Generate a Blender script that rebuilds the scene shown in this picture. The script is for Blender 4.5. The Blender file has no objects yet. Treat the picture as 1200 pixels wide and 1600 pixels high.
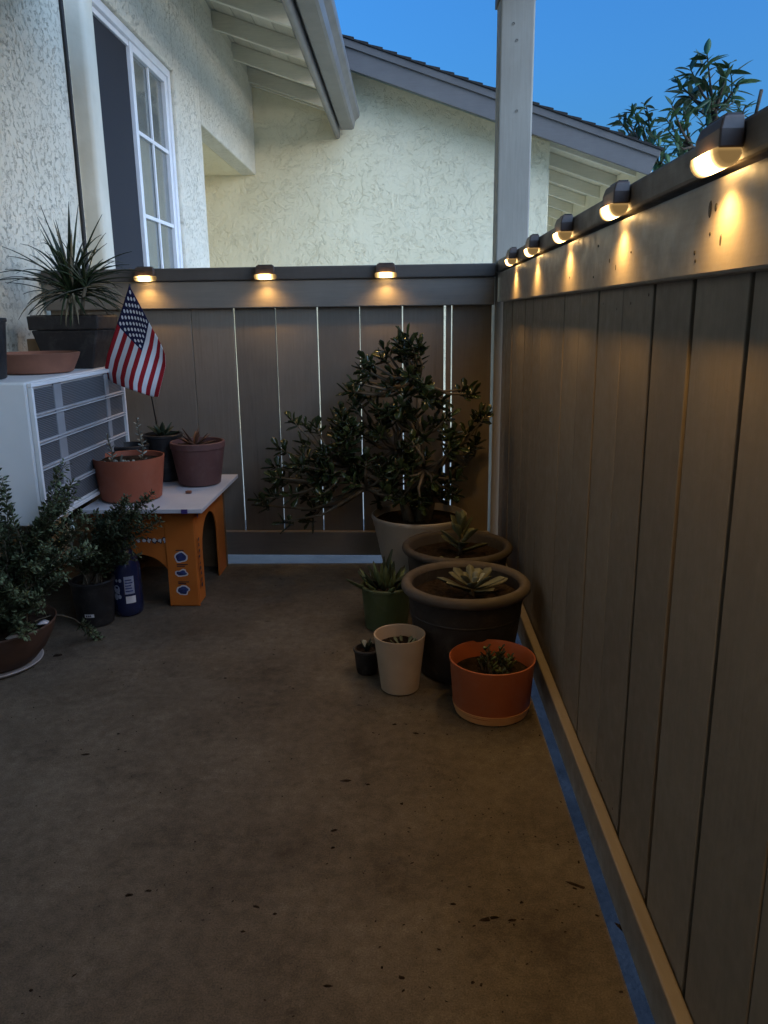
import bpy, bmesh, math, random
from mathutils import Vector, Matrix, Quaternion, noise
R = math.radians
sc = bpy.context.scene
col = sc.collection
rnd = random.Random(7)

# ------------------------------------------------------------------ camera
F_PX, CXP, CYP, CAM_H = 1235.0, 600.0, 800.0, 1.12      # the photograph is 1200 x 1600
PITCH, ROLL, YAW = R(14.07), R(0.72), R(1.6587)
_f = Vector((-math.sin(YAW)*math.cos(PITCH), math.cos(YAW)*math.cos(PITCH), -math.sin(PITCH)))
_r0 = Vector((math.cos(YAW), math.sin(YAW), 0)); _u0 = _r0.cross(_f)
_r = _r0*math.cos(ROLL) - _u0*math.sin(ROLL)
_u = _u0*math.cos(ROLL) + _r0*math.sin(ROLL)
cam = bpy.data.cameras.new('camera'); camo = bpy.data.objects.new('camera', cam); col.objects.link(camo)
cam.sensor_fit = 'HORIZONTAL'; cam.sensor_width = 36; cam.lens = 36*F_PX/1200
cam.clip_start = 0.02; cam.clip_end = 1500
M = Matrix((( _r.x, _u.x, -_f.x, 0), (_r.y, _u.y, -_f.y, 0), (_r.z, _u.z, -_f.z, CAM_H), (0, 0, 0, 1)))
camo.matrix_world = M
sc.camera = camo

# ------------------------------------------------------------------ dusk sky
SUN_EL, SUN_AZ = R(3.4), R(116)
w = bpy.data.worlds.new('World'); sc.world = w; w.use_nodes = True
nt = w.node_tree; bg = nt.nodes['Background']
sky = nt.nodes.new('ShaderNodeTexSky'); sky.sky_type = 'NISHITA'; sky.sun_disc = False
sky.sun_elevation = SUN_EL; sky.sun_rotation = SUN_AZ
sky.ozone_density = 5.0; sky.air_density = 1.0; sky.dust_density = 4.0
nt.links.new(sky.outputs[0], bg.inputs[0]); bg.inputs[1].default_value = 0.15
# broad soft afterglow from behind and to the right of the viewer
sun = bpy.data.lights.new('sun', 'SUN'); sun.energy = .74; sun.angle = R(95); sun.color = (.63, .93, 1.42)
suno = bpy.data.objects.new('sun', sun); col.objects.link(suno)
_sd = Vector((math.sin(SUN_AZ)*math.cos(R(30)), math.cos(SUN_AZ)*math.cos(R(30)), math.sin(R(30))))
suno.rotation_euler = _sd.to_track_quat('Z', 'Y').to_euler()
sc.view_settings.view_transform = 'Standard'; sc.view_settings.look = 'None'
sc.view_settings.exposure = 2.42; sc.view_settings.gamma = 1.0
sc.cycles.max_bounces = 8; sc.cycles.diffuse_bounces = 5
sc.cycles.sample_clamp_indirect = 4.0
sc.cycles.use_denoising = True

# ------------------------------------------------------------------ pixel helpers (a ray only; distance comes from what the thing touches)
def ray(px, py): return _f + _r*((px-CXP)/F_PX) - _u*((py-CYP)/F_PX)
def on_z(px, py, z):
    d = ray(px, py); return Vector((0, 0, CAM_H)) + d*((z-CAM_H)/d.z)
def on_y(px, py, y):
    d = ray(px, py); return Vector((0, 0, CAM_H)) + d*(y/d.y)
def on_x(px, py, x):
    d = ray(px, py); return Vector((0, 0, CAM_H)) + d*(x/d.x)

# ------------------------------------------------------------------ materials
def nodes(m): return m.node_tree.nodes, m.node_tree.links
def base_mat(name, rough=.6, spec=.5, metal=0):
    m = bpy.data.materials.new(name); m.use_nodes = True
    b = m.node_tree.nodes['Principled BSDF']
    b.inputs['Roughness'].default_value = rough
    b.inputs['Specular IOR Level'].default_value = spec
    b.inputs['Metallic'].default_value = metal
    return m, b
def coords(m, stretch=(1, 1, 1), rand=True, kind='Object'):
    n, l = nodes(m)
    tc = n.new('ShaderNodeTexCoord'); mp = n.new('ShaderNodeMapping'); mp.inputs['Scale'].default_value = stretch
    l.new(tc.outputs[kind], mp.inputs[0])
    if rand:
        oi = n.new('ShaderNodeObjectInfo'); sc_ = n.new('ShaderNodeVectorMath'); sc_.operation = 'SCALE'
        cb = n.new('ShaderNodeCombineXYZ')
        for i in range(3): l.new(oi.outputs['Random'], cb.inputs[i])
        l.new(cb.outputs[0], sc_.inputs[0]); sc_.inputs['Scale'].default_value = 37.0
        l.new(sc_.outputs[0], mp.inputs['Location'])
    return mp.outputs[0]
def noise_tex(m, vec, scale, detail=4, rough=.55, dist=0):
    n, l = nodes(m); t = n.new('ShaderNodeTexNoise')
    t.inputs['Scale'].default_value = scale; t.inputs['Detail'].default_value = detail
    t.inputs['Roughness'].default_value = rough; t.inputs['Distortion'].default_value = dist
    l.new(vec, t.inputs['Vector']); return t.outputs['Fac']
def ramp(m, fac, stops):
    n, l = nodes(m); r = n.new('ShaderNodeValToRGB'); e = r.color_ramp.elements
    while len(e) < len(stops): e.new(.5)
    for el, (p, c) in zip(e, stops):
        el.position = p; el.color = (c[0], c[1], c[2], 1) if isinstance(c, (tuple, list)) else (c, c, c, 1)
    l.new(fac, r.inputs[0]); return r.outputs[0]
def mix(m, fac, a, b, mode='MIX'):
    n, l = nodes(m); x = n.new('ShaderNodeMix'); x.data_type = 'RGBA'; x.blend_type = mode
    for s, v in ((0, fac), (6, a), (7, b)):
        if hasattr(v, 'is_linked') or isinstance(v, bpy.types.NodeSocket): l.new(v, x.inputs[s])
        elif isinstance(v, (tuple, list)): x.inputs[s].default_value = (v[0], v[1], v[2], 1)
        else: x.inputs[s].default_value = v
    return x.outputs[2]
def math_n(m, op, a, b=0.0, c=None):
    n, l = nodes(m); x = n.new('ShaderNodeMath'); x.operation = op
    for i, v in enumerate((a, b) if c is None else (a, b, c)):
        if isinstance(v, bpy.types.NodeSocket): l.new(v, x.inputs[i])
        else: x.inputs[i].default_value = v
    return x.outputs[0]
def bump(m, b, height, strength=.5, dist=.002, prev=None):
    n, l = nodes(m); x = n.new('ShaderNodeBump'); x.inputs['Strength'].default_value = strength; x.inputs['Distance'].default_value = dist
    l.new(height, x.inputs['Height'])
    if prev is not None: l.new(prev, x.inputs['Normal'])
    l.new(x.outputs[0], b.inputs['Normal']); return x.outputs[0]
def setc(m, b, c):
    if isinstance(c, bpy.types.NodeSocket): m.node_tree.links.new(c, b.inputs['Base Color'])
    else: b.inputs['Base Color'].default_value = (*c, 1)

def simple(name, c1, c2=None, scale=20, rough=.6, spec=.4, bs=.15, bd=.001, bscale=None, stretch=(1, 1, 1), metal=0, detail=4):
    m, b = base_mat(name, rough, spec, metal)
    v = coords(m, stretch)
    c2 = c2 or tuple(x*.75 for x in c1)
    f = noise_tex(m, v, scale, detail)
    setc(m, b, ramp(m, f, [(.35, c2), (.65, c1)]))
    if bs: bump(m, b, noise_tex(m, v, bscale or scale*4, 4), bs, bd)
    return m

def stucco(name, c1, c2, s=1.0, depth=.012, pitty=1.0):
    m, b = base_mat(name, .9, .2)
    v = coords(m, rand=False)
    big = noise_tex(m, v, 4.2*s, 5, .62, .5)
    plates = ramp(m, big, [(.46, 0.0), (.49, .8), (.55, 1.0)])      # flat troweled plates with ragged edges
    big2 = noise_tex(m, v, 9.5*s, 5, .68, .9)
    plates2 = ramp(m, big2, [(.43, 0.0), (.46, 1.0)])
    patch = ramp(m, noise_tex(m, v, 2.6*s, 4, .6, .4), [(.48, 0.0), (.68, 1.0)])      # smoother, over-troweled areas
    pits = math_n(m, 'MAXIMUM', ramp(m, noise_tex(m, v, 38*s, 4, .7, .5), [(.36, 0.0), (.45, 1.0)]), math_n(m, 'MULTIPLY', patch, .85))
    plates = math_n(m, 'MAXIMUM', plates, patch); plates2 = math_n(m, 'MAXIMUM', plates2, math_n(m, 'MULTIPLY', patch, .8))
    fine = noise_tex(m, v, 150*s, 3, .6)
    h = math_n(m, 'MULTIPLY_ADD', plates, .35, math_n(m, 'MULTIPLY_ADD', plates2, .30, math_n(m, 'MULTIPLY_ADD', pits, .55*pitty, math_n(m, 'MULTIPLY', fine, .15))))
    c = ramp(m, noise_tex(m, v, 2.2, 5, .6), [(.3, c2), (.7, c1)])
    # shade of the pits and hollows painted into the stucco colour
    pit_shade = math_n(m, 'MULTIPLY', math_n(m, 'SUBTRACT', 1.0, pits), .32*pitty)
    c = mix(m, pit_shade, c, tuple(x*.45 for x in c2))
    setc(m, b, c)
    bump(m, b, h, .9, depth)
    return m

def painted_wood(name, c1, c2, axis='z', rough=.5, spec=.5, grain=.35, gd=.0015):
    m, b = base_mat(name, rough, spec)
    st = {'z': (1, 1, .06), 'x': (.06, 1, 1), 'y': (1, .06, 1)}[axis]
    v = coords(m, st); v2 = coords(m)
    g = noise_tex(m, v, 42, 5, .65, .8)
    blot = noise_tex(m, v2, 3.2, 5, .6)
    c = ramp(m, blot, [(.3, c2), (.7, c1)])
    dirt = ramp(m, noise_tex(m, v, 9, 6, .75), [(.28, 1.0), (.40, 0.0)])
    c = mix(m, math_n(m, 'MULTIPLY', dirt, .45), c, tuple(x*.4 for x in c2))
    oi = m.node_tree.nodes.new('ShaderNodeObjectInfo'); c = mix(m, 1.0, c, ramp(m, oi.outputs['Random'], [(0, .84), (1, 1.10)]), 'MULTIPLY')
    c = mix(m, 1.0, c, ramp(m, noise_tex(m, v, 120, 4, .7), [(.25, .89), (.75, 1.08)]), 'MULTIPLY')
    setc(m, b, c)
    rr = ramp(m, noise_tex(m, v2, 30, 4), [(.3, max(.05, rough-.1)), (.7, rough+.12)])
    m.node_tree.links.new(rr, b.inputs['Roughness'])
    n1 = bump(m, b, g, grain, gd)
    bump(m, b, noise_tex(m, v2, 110, 3), .2, .0008, n1)
    return m

MT = {}
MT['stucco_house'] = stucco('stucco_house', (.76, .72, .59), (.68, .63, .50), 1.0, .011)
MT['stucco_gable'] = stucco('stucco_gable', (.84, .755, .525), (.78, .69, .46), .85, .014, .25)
MT['fence'] = painted_wood('fence_paint', (.208, .178, .136), (.172, .146, .112), 'z', .55, .35)
MT['fence_glossx'] = painted_wood('rail_paint_x', (.23, .205, .17), (.19, .17, .14), 'x', .42, .5, .2)
MT['fence_glossy'] = painted_wood('rail_paint_y', (.23, .205, .17), (.19, .17, .14), 'y', .40, .55, .12)
MT['cap'] = painted_wood('cap_paint', (.11, .098, .085), (.08, .07, .06), 'x', .6, .35)
MT['cap_y'] = painted_wood('cap_paint_y', (.15, .13, .11), (.11, .095, .08), 'y', .5, .4)
MT['post'] = painted_wood('post_paint', (.33, .31, .255), (.28, .26, .21), 'z', .6, .35)
MT['rake'] = painted_wood('rake_paint', (.17, .155, .14), (.145, .13, .118), 'x', .6, .3, .2)
MT['rafter'] = painted_wood('rafter_paint', (.76, .71, .56), (.68, .63, .48), 'x', .65, .3, .25)
MT['soffit'] = painted_wood('soffit_paint', (.62, .57, .44), (.55, .50, .38), 'y', .7, .3, .2)
MT['gutter'] = simple('gutter_metal', (.17, .156, .14), (.135, .124, .112), 6, .38, .5, .08, .001, 40)
MT['shingle'] = simple('roof_shingle', (.045, .04, .036), (.025, .022, .02), 60, .9, .2, .6, .003)
MT['vinyl'] = simple('white_vinyl', (.78, .79, .80), (.72, .73, .74), 12, .4, .45, .05)
MT['trim'] = simple('smooth_render_trim', (.70, .66, .54), (.62, .58, .46), 5, .8, .25, .3, .002, 60)
MT['cable'] = simple('black_cable', (.02, .018, .016), None, 20, .6)
MT['bracket'] = simple('dark_steel', (.06, .055, .05), (.035, .03, .028), 30, .5, .4, .2, metal=.5)
MT['ceiling'] = painted_wood('ceiling_paint', (.33, .30, .24), (.28, .25, .20), 'y', .7, .3, .2)
MT['ac'] = simple('ac_enamel', (.74, .75, .74), (.67, .68, .66), 3, .42, .45, .04, .0005, 160)
MT['grillebar'] = simple('grille_bar_grey', (.30, .31, .32), None, 5, .5)
MT['grilleline'] = simple('grille_line_grey', (.50, .51, .52), None, 5, .5)
MT['bronze'] = simple('lamp_bronze', (.075, .045, .03), (.05, .03, .02), 40, .45, .5, .1)
MT['soil'] = simple('potting_soil', (.035, .024, .016), (.012, .009, .006), 60, .95, .1, 1.0, .006, 120)
MT['bark'] = simple('bark', (.10, .075, .05), (.05, .038, .026), 30, .9, .2, .8, .004, 60)
MT['jadewood'] = simple('jade_stem', (.14, .12, .085), (.08, .068, .045), 25, .8, .2, .6, .003, 60)

def leaf_mat(name, c1, c2, rough=.4, spec=.5, scale=9):
    m, b = base_mat(name, rough, spec)
    v = coords(m); f = noise_tex(m, v, scale, 3)
    n, l = nodes(m); oi = n.new('ShaderNodeObjectInfo')
    a = ramp(m, f, [(.3, c2), (.7, c1)])
    hs = n.new('ShaderNodeHueSaturation'); l.new(a, hs.inputs['Color'])
    l.new(ramp(m, oi.outputs['Random'], [(0, .62), (1, 1.35)]), hs.inputs['Value'])
    setc(m, b, hs.outputs[0]); return m
MT['jade'] = leaf_mat('jade_leaf', (.042, .064, .023), (.024, .04, .014), .25, .5)
MT['dracaena'] = leaf_mat('dracaena_leaf', (.022, .036, .013), (.011, .022, .008), .38, .45)
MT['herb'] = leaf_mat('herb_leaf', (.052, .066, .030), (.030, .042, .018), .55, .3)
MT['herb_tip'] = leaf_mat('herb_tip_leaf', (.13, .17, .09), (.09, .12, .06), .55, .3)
MT['treeleaf'] = leaf_mat('tree_leaf', (.085, .15, .055), (.05, .10, .035), .45, .4)
MT['rosette'] = leaf_mat('rosette_leaf', (.15, .165, .125), (.10, .115, .085), .5, .35, 14)
MT['paddle'] = leaf_mat('paddle_leaf', (.15, .17, .10), (.09, .11, .06), .5, .35, 14)
MT['ghost'] = leaf_mat('pale_leaf', (.30, .33, .29), (.22, .25, .21), .55, .3)
MT['redsuc'] = leaf_mat('reddish_leaf', (.16, .085, .055), (.10, .055, .035), .5, .3)
MT['darksuc'] = leaf_mat('dark_succulent_leaf', (.04, .055, .03), (.02, .03, .016), .45, .35)
MT['haworthia'] = leaf_mat('green_succulent_leaf', (.13, .17, .075), (.06, .09, .035), .45, .35, 20)
MT['dry'] = leaf_mat('dry_leaf', (.22, .19, .12), (.15, .12, .075), .7, .2)

def plastic(name, c, rough=.5, var=.8):
    m, b = base_mat(name, rough, .4); v = coords(m)
    k = ramp(m, noise_tex(m, v, 5, 5, .6), [(.35, tuple(x*var for x in c)), (.65, c)])
    dust = ramp(m, noise_tex(m, v, 16, 7, .75, .6), [(.52, 0.0), (.75, .32)])         # dried soil splashes and mineral film
    k = mix(m, dust, k, tuple(.5*x+.5*y for x, y in zip(c, (.26, .23, .19))))
    sc_ = ramp(m, noise_tex(m, coords(m, (1, 1, .15)), 60, 4, .7), [(.66, 0.0), (.74, .35)])
    k = mix(m, sc_, k, tuple(min(1, x*1.5+.02) for x in c)); setc(m, b, k)
    m.node_tree.links.new(ramp(m, noise_tex(m, v, 22, 4), [(.3, rough-.08), (.7, min(1, rough+.2))]), b.inputs['Roughness'])
    bump(m, b, noise_tex(m, v, 90, 4), .15, .0008); return m
MT['terra'] = plastic('terracotta_plastic', (.33, .092, .045), .55)
MT['orange'] = plastic('orange_plastic', (.36, .095, .035), .5)
MT['purple'] = plastic('maroon_plastic', (.115, .054, .048), .6)
MT['blackp'] = plastic('black_plastic', (.014, .014, .014), .4)
MT['greyp'] = plastic('grey_brown_plastic', (.062, .053, .044), .65)
MT['darkp'] = plastic('dark_slate_plastic', (.024, .021, .020), .6)
MT['darkrim'] = plastic('slate_rim_plastic', (.078, .067, .057), .6)
MT['whitep'] = plastic('cream_plastic', (.44, .40, .33), .5)
MT['beigep'] = plastic('beige_plastic', (.42, .33, .235), .55)
MT['greenp'] = plastic('green_glaze', (.06, .085, .035), .45)
MT['browntub'] = plastic('brown_planter', (.018, .014, .012), .6)
MT['clay'] = simple('clay_dish', (.24, .105, .065), (.17, .075, .048), 8, .8, .2, .3, .001, 120)
MT['brownclay'] = simple('brown_bowl_clay', (.095, .05, .03), (.06, .034, .022), 8, .7, .3, .3, .001, 90)
MT['paleplastic'] = plastic('pale_saucer_plastic', (.42, .39, .36), .4)
MT['peach'] = plastic('peach_plastic', (.62, .31, .12), .5)
MT['pinewood'] = simple('raw_pine', (.36, .24, .14), (.26, .165, .09), 12, .8, .2, .3, .001, 50, (1, 1, .1))

MT['nailhead'] = simple('rusty_nail', (.10, .075, .055), None, 60, .7)
MT['darkwood'] = simple('dark_seam_backing', (.03, .025, .02), None, 10, .9, .1)
# concrete patio floor
m, b = base_mat('patio_concrete', .8, .3); v = coords(m, rand=False)
c = ramp(m, noise_tex(m, v, 1.5, 8, .68), [(.30, (.058, .047, .033)), (.50, (.092, .077, .055)), (.70, (.132, .113, .083))])
st = ramp(m, noise_tex(m, v, 3.1, 9, .78), [(.36, 1.0), (.47, 0.0)])                  # old water and soil stains
c = mix(m, math_n(m, 'MULTIPLY', st, .55), c, (.034, .026, .017))
lt = ramp(m, noise_tex(m, v, 7.5, 8, .78), [(.56, 0.0), (.66, 1.0)])                  # pale worn film
c = mix(m, math_n(m, 'MULTIPLY', lt, .30), c, (.17, .15, .115))
ms = ramp(m, noise_tex(m, v, 34, 5, .75), [(.30, .70), (.70, 1.28)]); c = mix(m, 1.0, c, ms, 'MULTIPLY')
gr_ = ramp(m, noise_tex(m, v, 300, 3, .75), [(.30, .55), (.70, 1.42)]); c = mix(m, 1.0, c, gr_, 'MULTIPLY')
sp = ramp(m, noise_tex(m, v, 85, 2, .5), [(.235, 1.0), (.275, 0.0)])
c = mix(m, math_n(m, 'MULTIPLY', sp, .75), c, (.012, .009, .006))
fk = ramp(m, noise_tex(m, v, 26, 2, .5, .4), [(.22, 1.0), (.26, 0.0)])               # small flaked spots
c = mix(m, math_n(m, 'MULTIPLY', fk, .6), c, (.02, .015, .010))
setc(m, b, c)
rr = ramp(m, noise_tex(m, v, 4.5, 5, .6), [(.3, .62), (.7, .9)]); m.node_tree.links.new(rr, b.inputs['Roughness'])
n1 = bump(m, b, noise_tex(m, v, 16, 5, .7), .35, .004); bump(m, b, noise_tex(m, v, 190, 3, .6), .4, .0015, n1)
MT['concrete'] = m
m, b = base_mat('outdoor_concrete', .9, .2); v = coords(m, rand=False)
setc(m, b, ramp(m, noise_tex(m, v, 2.0, 6, .65), [(.3, (.46, .42, .34)), (.7, (.56, .51, .42))])); bump(m, b, noise_tex(m, v, 80, 4), .4, .003)
MT['ground'] = m

MT['hillwood'] = simple('wooded_hill', (.06, .075, .04), (.03, .04, .022), .6, .95, .1, 1.0, .5, 1.2)
MT['backstrip'] = simple('back_strip_tone', (.15, .152, .155), (.12, .122, .125), 6, .9, .15, .3, .004, 60)
MT['sidestrip'] = simple('dark_strip_tone', (.024, .027, .033), (.013, .015, .019), 9, .9, .15, .6, .006, 50)
# glass pane with a curtain colour seen through it, and an insect screen
m, b = base_mat('window_glass', .06, .6); setc(m, b, (.55, .58, .55)); b.inputs['Transmission Weight'].default_value = .82; b.inputs['IOR'].default_value = 1.45
MT['glass'] = m
m, b = base_mat('curtain_cloth', .9, .1); v = coords(m, (1, 1, .02), False)
fw = noise_tex(m, v, 14, 2, .5); setc(m, b, ramp(m, fw, [(.35, (.40, .42, .36)), (.65, (.62, .63, .56))])); bump(m, b, fw, .8, .03)
MT['curtain'] = m
MT['screen'] = simple('insect_screen', (.035, .036, .042), (.027, .028, .033), 300, .8, .2, .4, .0005, 900)
m, b = base_mat('grille_mesh', .6, .3); v = coords(m, rand=False)
n, l = nodes(m); ch = n.new('ShaderNodeTexWave'); ch.inputs['Scale'].default_value = 55; ch.bands_direction = 'Z'; l.new(v, ch.inputs['Vector'])
setc(m, b, ramp(m, ch.outputs['Fac'], [(.35, (.06, .065, .07)), (.6, (.13, .137, .145))])); bump(m, b, ch.outputs['Fac'], .6, .003)
MT['mesh'] = m
MT['board'] = simple('white_board', (.52, .53, .55), (.45, .455, .47), 5, .5, .4, .06)
MT['cardboard'] = simple('orange_cardboard', (.48, .145, .022), (.40, .115, .017), 6, .7, .25, .12, .0006, 60)
MT['cardin'] = simple('brown_cardboard', (.20, .125, .065), (.16, .10, .05), 20, .9, .1, .2, .0006)
MT['ink'] = simple('dark_ink', (.02, .018, .03), None, 30, .6, .3, 0)
MT['inkblue'] = simple('blue_print', (.035, .06, .20), (.015, .02, .07), 40, .5, .3, 0)
MT['inkpurple'] = simple('violet_print', (.05, .035, .16), None, 40, .5, .3, 0)
MT['inkwhite'] = simple('white_print', (.62, .62, .62), None, 30, .5, .3, 0)
MT['inkgrey'] = simple('grey_print', (.30, .32, .38), (.2, .22, .28), 90, .5, .3, 0)
m, b = base_mat('blue_bottle_plastic', .18, .6); setc(m, b, (.012, .017, .05)); MT['bottle'] = m

# lamp lens: a hot strip of diodes in the middle of frosted amber plastic
m = bpy.data.materials.new('lamp_lens'); m.use_nodes = True; n, l = nodes(m); n.remove(n['Principled BSDF'])
em = n.new('ShaderNodeEmission'); tc = n.new('ShaderNodeTexCoord'); sx = n.new('ShaderNodeSeparateXYZ'); l.new(tc.outputs['Object'], sx.inputs[0])
ax = math_n(m, 'ABSOLUTE', sx.outputs[0])
hot = ramp(m, math_n(m, 'MULTIPLY', ax, 1/.046), [(.0, 1.0), (.38, .75), (.62, .10), (.82, .022), (1.0, .008)])
l.new(math_n(m, 'MULTIPLY', hot, 5.0), em.inputs[1]); em.inputs[0].default_value = (1.0, .60, .22, 1)
l.new(em.outputs[0], n['Material Output'].inputs[0]); MT['lens'] = m
LENS = m

# flag print (stripes and a canton with staggered stars) from the cloth's own UV
m, b = base_mat('flag_cloth', .85, .15); n, l = nodes(m)
uv = n.new('ShaderNodeUVMap'); s = n.new('ShaderNodeSeparateXYZ'); l.new(uv.outputs[0], s.inputs[0]); U, V = s.outputs[0], s.outputs[1]
par = math_n(m, 'MODULO', math_n(m, 'FLOOR', math_n(m, 'MULTIPLY', V, 13)), 2)
stripes = mix(m, par, (.30, .016, .022), (.66, .66, .68))
incan = math_n(m, 'MULTIPLY', math_n(m, 'LESS_THAN', U, .42), math_n(m, 'LESS_THAN', V, 7/13))
p_ = math_n(m, 'MULTIPLY', V, 10*13/7); q_ = math_n(m, 'MULTIPLY', U, 12/.42)
a_ = math_n(m, 'MULTIPLY', math_n(m, 'ADD', p_, q_), .5); b_ = math_n(m, 'MULTIPLY', math_n(m, 'SUBTRACT', p_, q_), .5)
da = math_n(m, 'SUBTRACT', a_, math_n(m, 'ROUND', a_)); db = math_n(m, 'SUBTRACT', b_, math_n(m, 'ROUND', b_))
dp = math_n(m, 'ADD', da, db); dq = math_n(m, 'SUBTRACT', da, db)
dist = math_n(m, 'SQRT', math_n(m, 'ADD', math_n(m, 'MULTIPLY', dp, dp), math_n(m, 'MULTIPLY', dq, dq)))
star = math_n(m, 'LESS_THAN', dist, .43)
inner = math_n(m, 'MULTIPLY', math_n(m, 'MULTIPLY', math_n(m, 'GREATER_THAN', p_, .5), math_n(m, 'LESS_THAN', p_, 9.5)), math_n(m, 'MULTIPLY', math_n(m, 'GREATER_THAN', q_, .5), math_n(m, 'LESS_THAN', q_, 11.5)))
star = math_n(m, 'MULTIPLY', star, inner)
canton = mix(m, star, (.012, .014, .055), (.66, .66, .68))
setc(m, b, mix(m, incan, stripes, canton)); MT['flag'] = m

# ------------------------------------------------------------------ mesh builder
class MB:
    def __init__(s): s.v = []; s.f = []; s.uv = None
    def add(s, vs, fs):
        o = len(s.v); s.v += [tuple(v) for v in vs]; s.f += [tuple(i+o for i in f) for f in fs]; return s
    def box(s, x0, x1, y0, y1, z0, z1, T=None):
        vs = [Vector((x, y, z)) for z in (z0, z1) for y in (y0, y1) for x in (x0, x1)]
        if T: vs = [T @ v for v in vs]
        return s.add(vs, [(0, 2, 3, 1), (4, 5, 7, 6), (0, 1, 5, 4), (2, 6, 7, 3), (0, 4, 6, 2), (1, 3, 7, 5)])
    def prism(s, poly, axis, a, b):
        # poly: 2D outline; axis the extrusion axis; from a to b
        n = len(poly)
        def P(p, t): return {'x': (t, p[0], p[1]), 'y': (p[0], t, p[1]), 'z': (p[0], p[1], t)}[axis]
        vs = [P(p, a) for p in poly] + [P(p, b) for p in poly]
        fs = [tuple(range(n))[::-1], tuple(range(n, 2*n))] + [(i, (i+1) % n, n+(i+1) % n, n+i) for i in range(n)]
        return s.add(vs, fs)
    def lathe(s, prof, n=40, c=(0, 0, 0), wob=0, seed=0):
        vs, fs = [], []
        for (r, z) in prof:
            for i in range(n):
                a = 2*math.pi*i/n
                k = 1 + (wob*noise.noise(Vector((math.cos(a)*1.5+seed, math.sin(a)*1.5, z*4))) if wob else 0)
                vs.append((c[0]+r*k*math.cos(a), c[1]+r*k*math.sin(a), c[2]+z))
        for j in range(len(prof)-1):
            for i in range(n):
                fs.append((j*n+i, j*n+(i+1) % n, (j+1)*n+(i+1) % n, (j+1)*n+i))
        return s.add(vs, fs)
    def disc(s, r, z, n=40, c=(0, 0, 0), bumpy=0):
        vs = [(c[0], c[1], c[2]+z)]; rings = 6
        for k in range(1, rings+1):
            for i in range(n):
                a = 2*math.pi*i/n; rr = r*k/rings
                p = Vector((rr*math.cos(a), rr*math.sin(a), 0))
                vs.append((c[0]+p.x, c[1]+p.y, c[2]+z+(bumpy*noise.noise(p*40+Vector((c[0]*9, 0, 3))) if k < rings else 0)))
        fs = [(0, 1+i, 1+(i+1) % n) for i in range(n)]
        for k in range(rings-1):
            for i in range(n): fs.append((1+k*n+i, 1+(k+1)*n+i, 1+(k+1)*n+(i+1) % n, 1+k*n+(i+1) % n))
        return s.add(vs, fs)
    def tube(s, pts, radii, n=7):
        pts = [Vector(p) for p in pts]; vs, fs = [], []
        if not hasattr(radii, '__len__'): radii = [radii]*len(pts)
        for i, p in enumerate(pts):
            d = (pts[min(i+1, len(pts)-1)]-pts[max(i-1, 0)]).normalized()
            a = d.cross(Vector((0, 0, 1)) if abs(d.z) < .9 else Vector((1, 0, 0))).normalized(); bb = d.cross(a)
            for k in range(n):
                t = 2*math.pi*k/n; vs.append(p+(a*math.cos(t)+bb*math.sin(t))*radii[i])
        for i in range(len(pts)-1):
            for k in range(n): fs.append((i*n+k, i*n+(k+1) % n, (i+1)*n+(k+1) % n, (i+1)*n+k))
        fs += [tuple(range(n))[::-1], tuple(range((len(pts)-1)*n, len(pts)*n))]
        return s.add(vs, fs)
    def mesh(s, name, mat, smooth=False):
        me = bpy.data.meshes.new(name); me.from_pydata(s.v, [], s.f); me.update()
        bm = bmesh.new(); bm.from_mesh(me); bmesh.ops.recalc_face_normals(bm, faces=bm.faces); bm.to_mesh(me); bm.free()
        if mat: me.materials.append(MT[mat] if isinstance(mat, str) else mat)
        if smooth:
            for p in me.polygons: p.use_smooth = True
        return me
    def build(s, name, mat, parent=None, loc=(0, 0, 0), smooth=False, bevel=0, seg=2):
        o = link(name, s.mesh(name, mat, smooth), parent, loc)
        if bevel:
            md = o.modifiers.new('bevel', 'BEVEL'); md.width = bevel; md.segments = seg; md.limit_method = 'ANGLE'; md.angle_limit = R(40)
        return o
def link(name, data, parent=None, loc=(0, 0, 0)):
    o = bpy.data.objects.new(name, data); col.objects.link(o); o.location = loc
    if parent is not None: o.parent = parent
    return o
def tag(o, label=None, cat=None, group=None, kind=None):
    if label: o['label'] = label
    if cat: o['category'] = cat
    if group: o['group'] = group
    if kind: o['kind'] = kind
    return o
def thing(name, label, cat, loc=(0, 0, 0), group=None):
    return tag(link(name, None, None, loc), label, cat, group)
def smooth_angle(o, ang=35):
    me = o.data
    for p in me.polygons: p.use_smooth = True
    me.set_sharp_from_angle(angle=R(ang)); return o
def B(name, mat, parent, x0, x1, y0, y1, z0, z1, bevel=.003, T=None):
    return MB().box(x0, x1, y0, y1, z0, z1, T).build(name, mat, parent, bevel=bevel)

# ================================================================== STRUCTURE
SLAB_X, SLAB_Y = .374, 3.500
XR, YB, XW = .425, 3.552, -1.6          # board face of the right fence, of the back fence, face of the house wall
GZ = -.16                               # ground outside the fence
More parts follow.
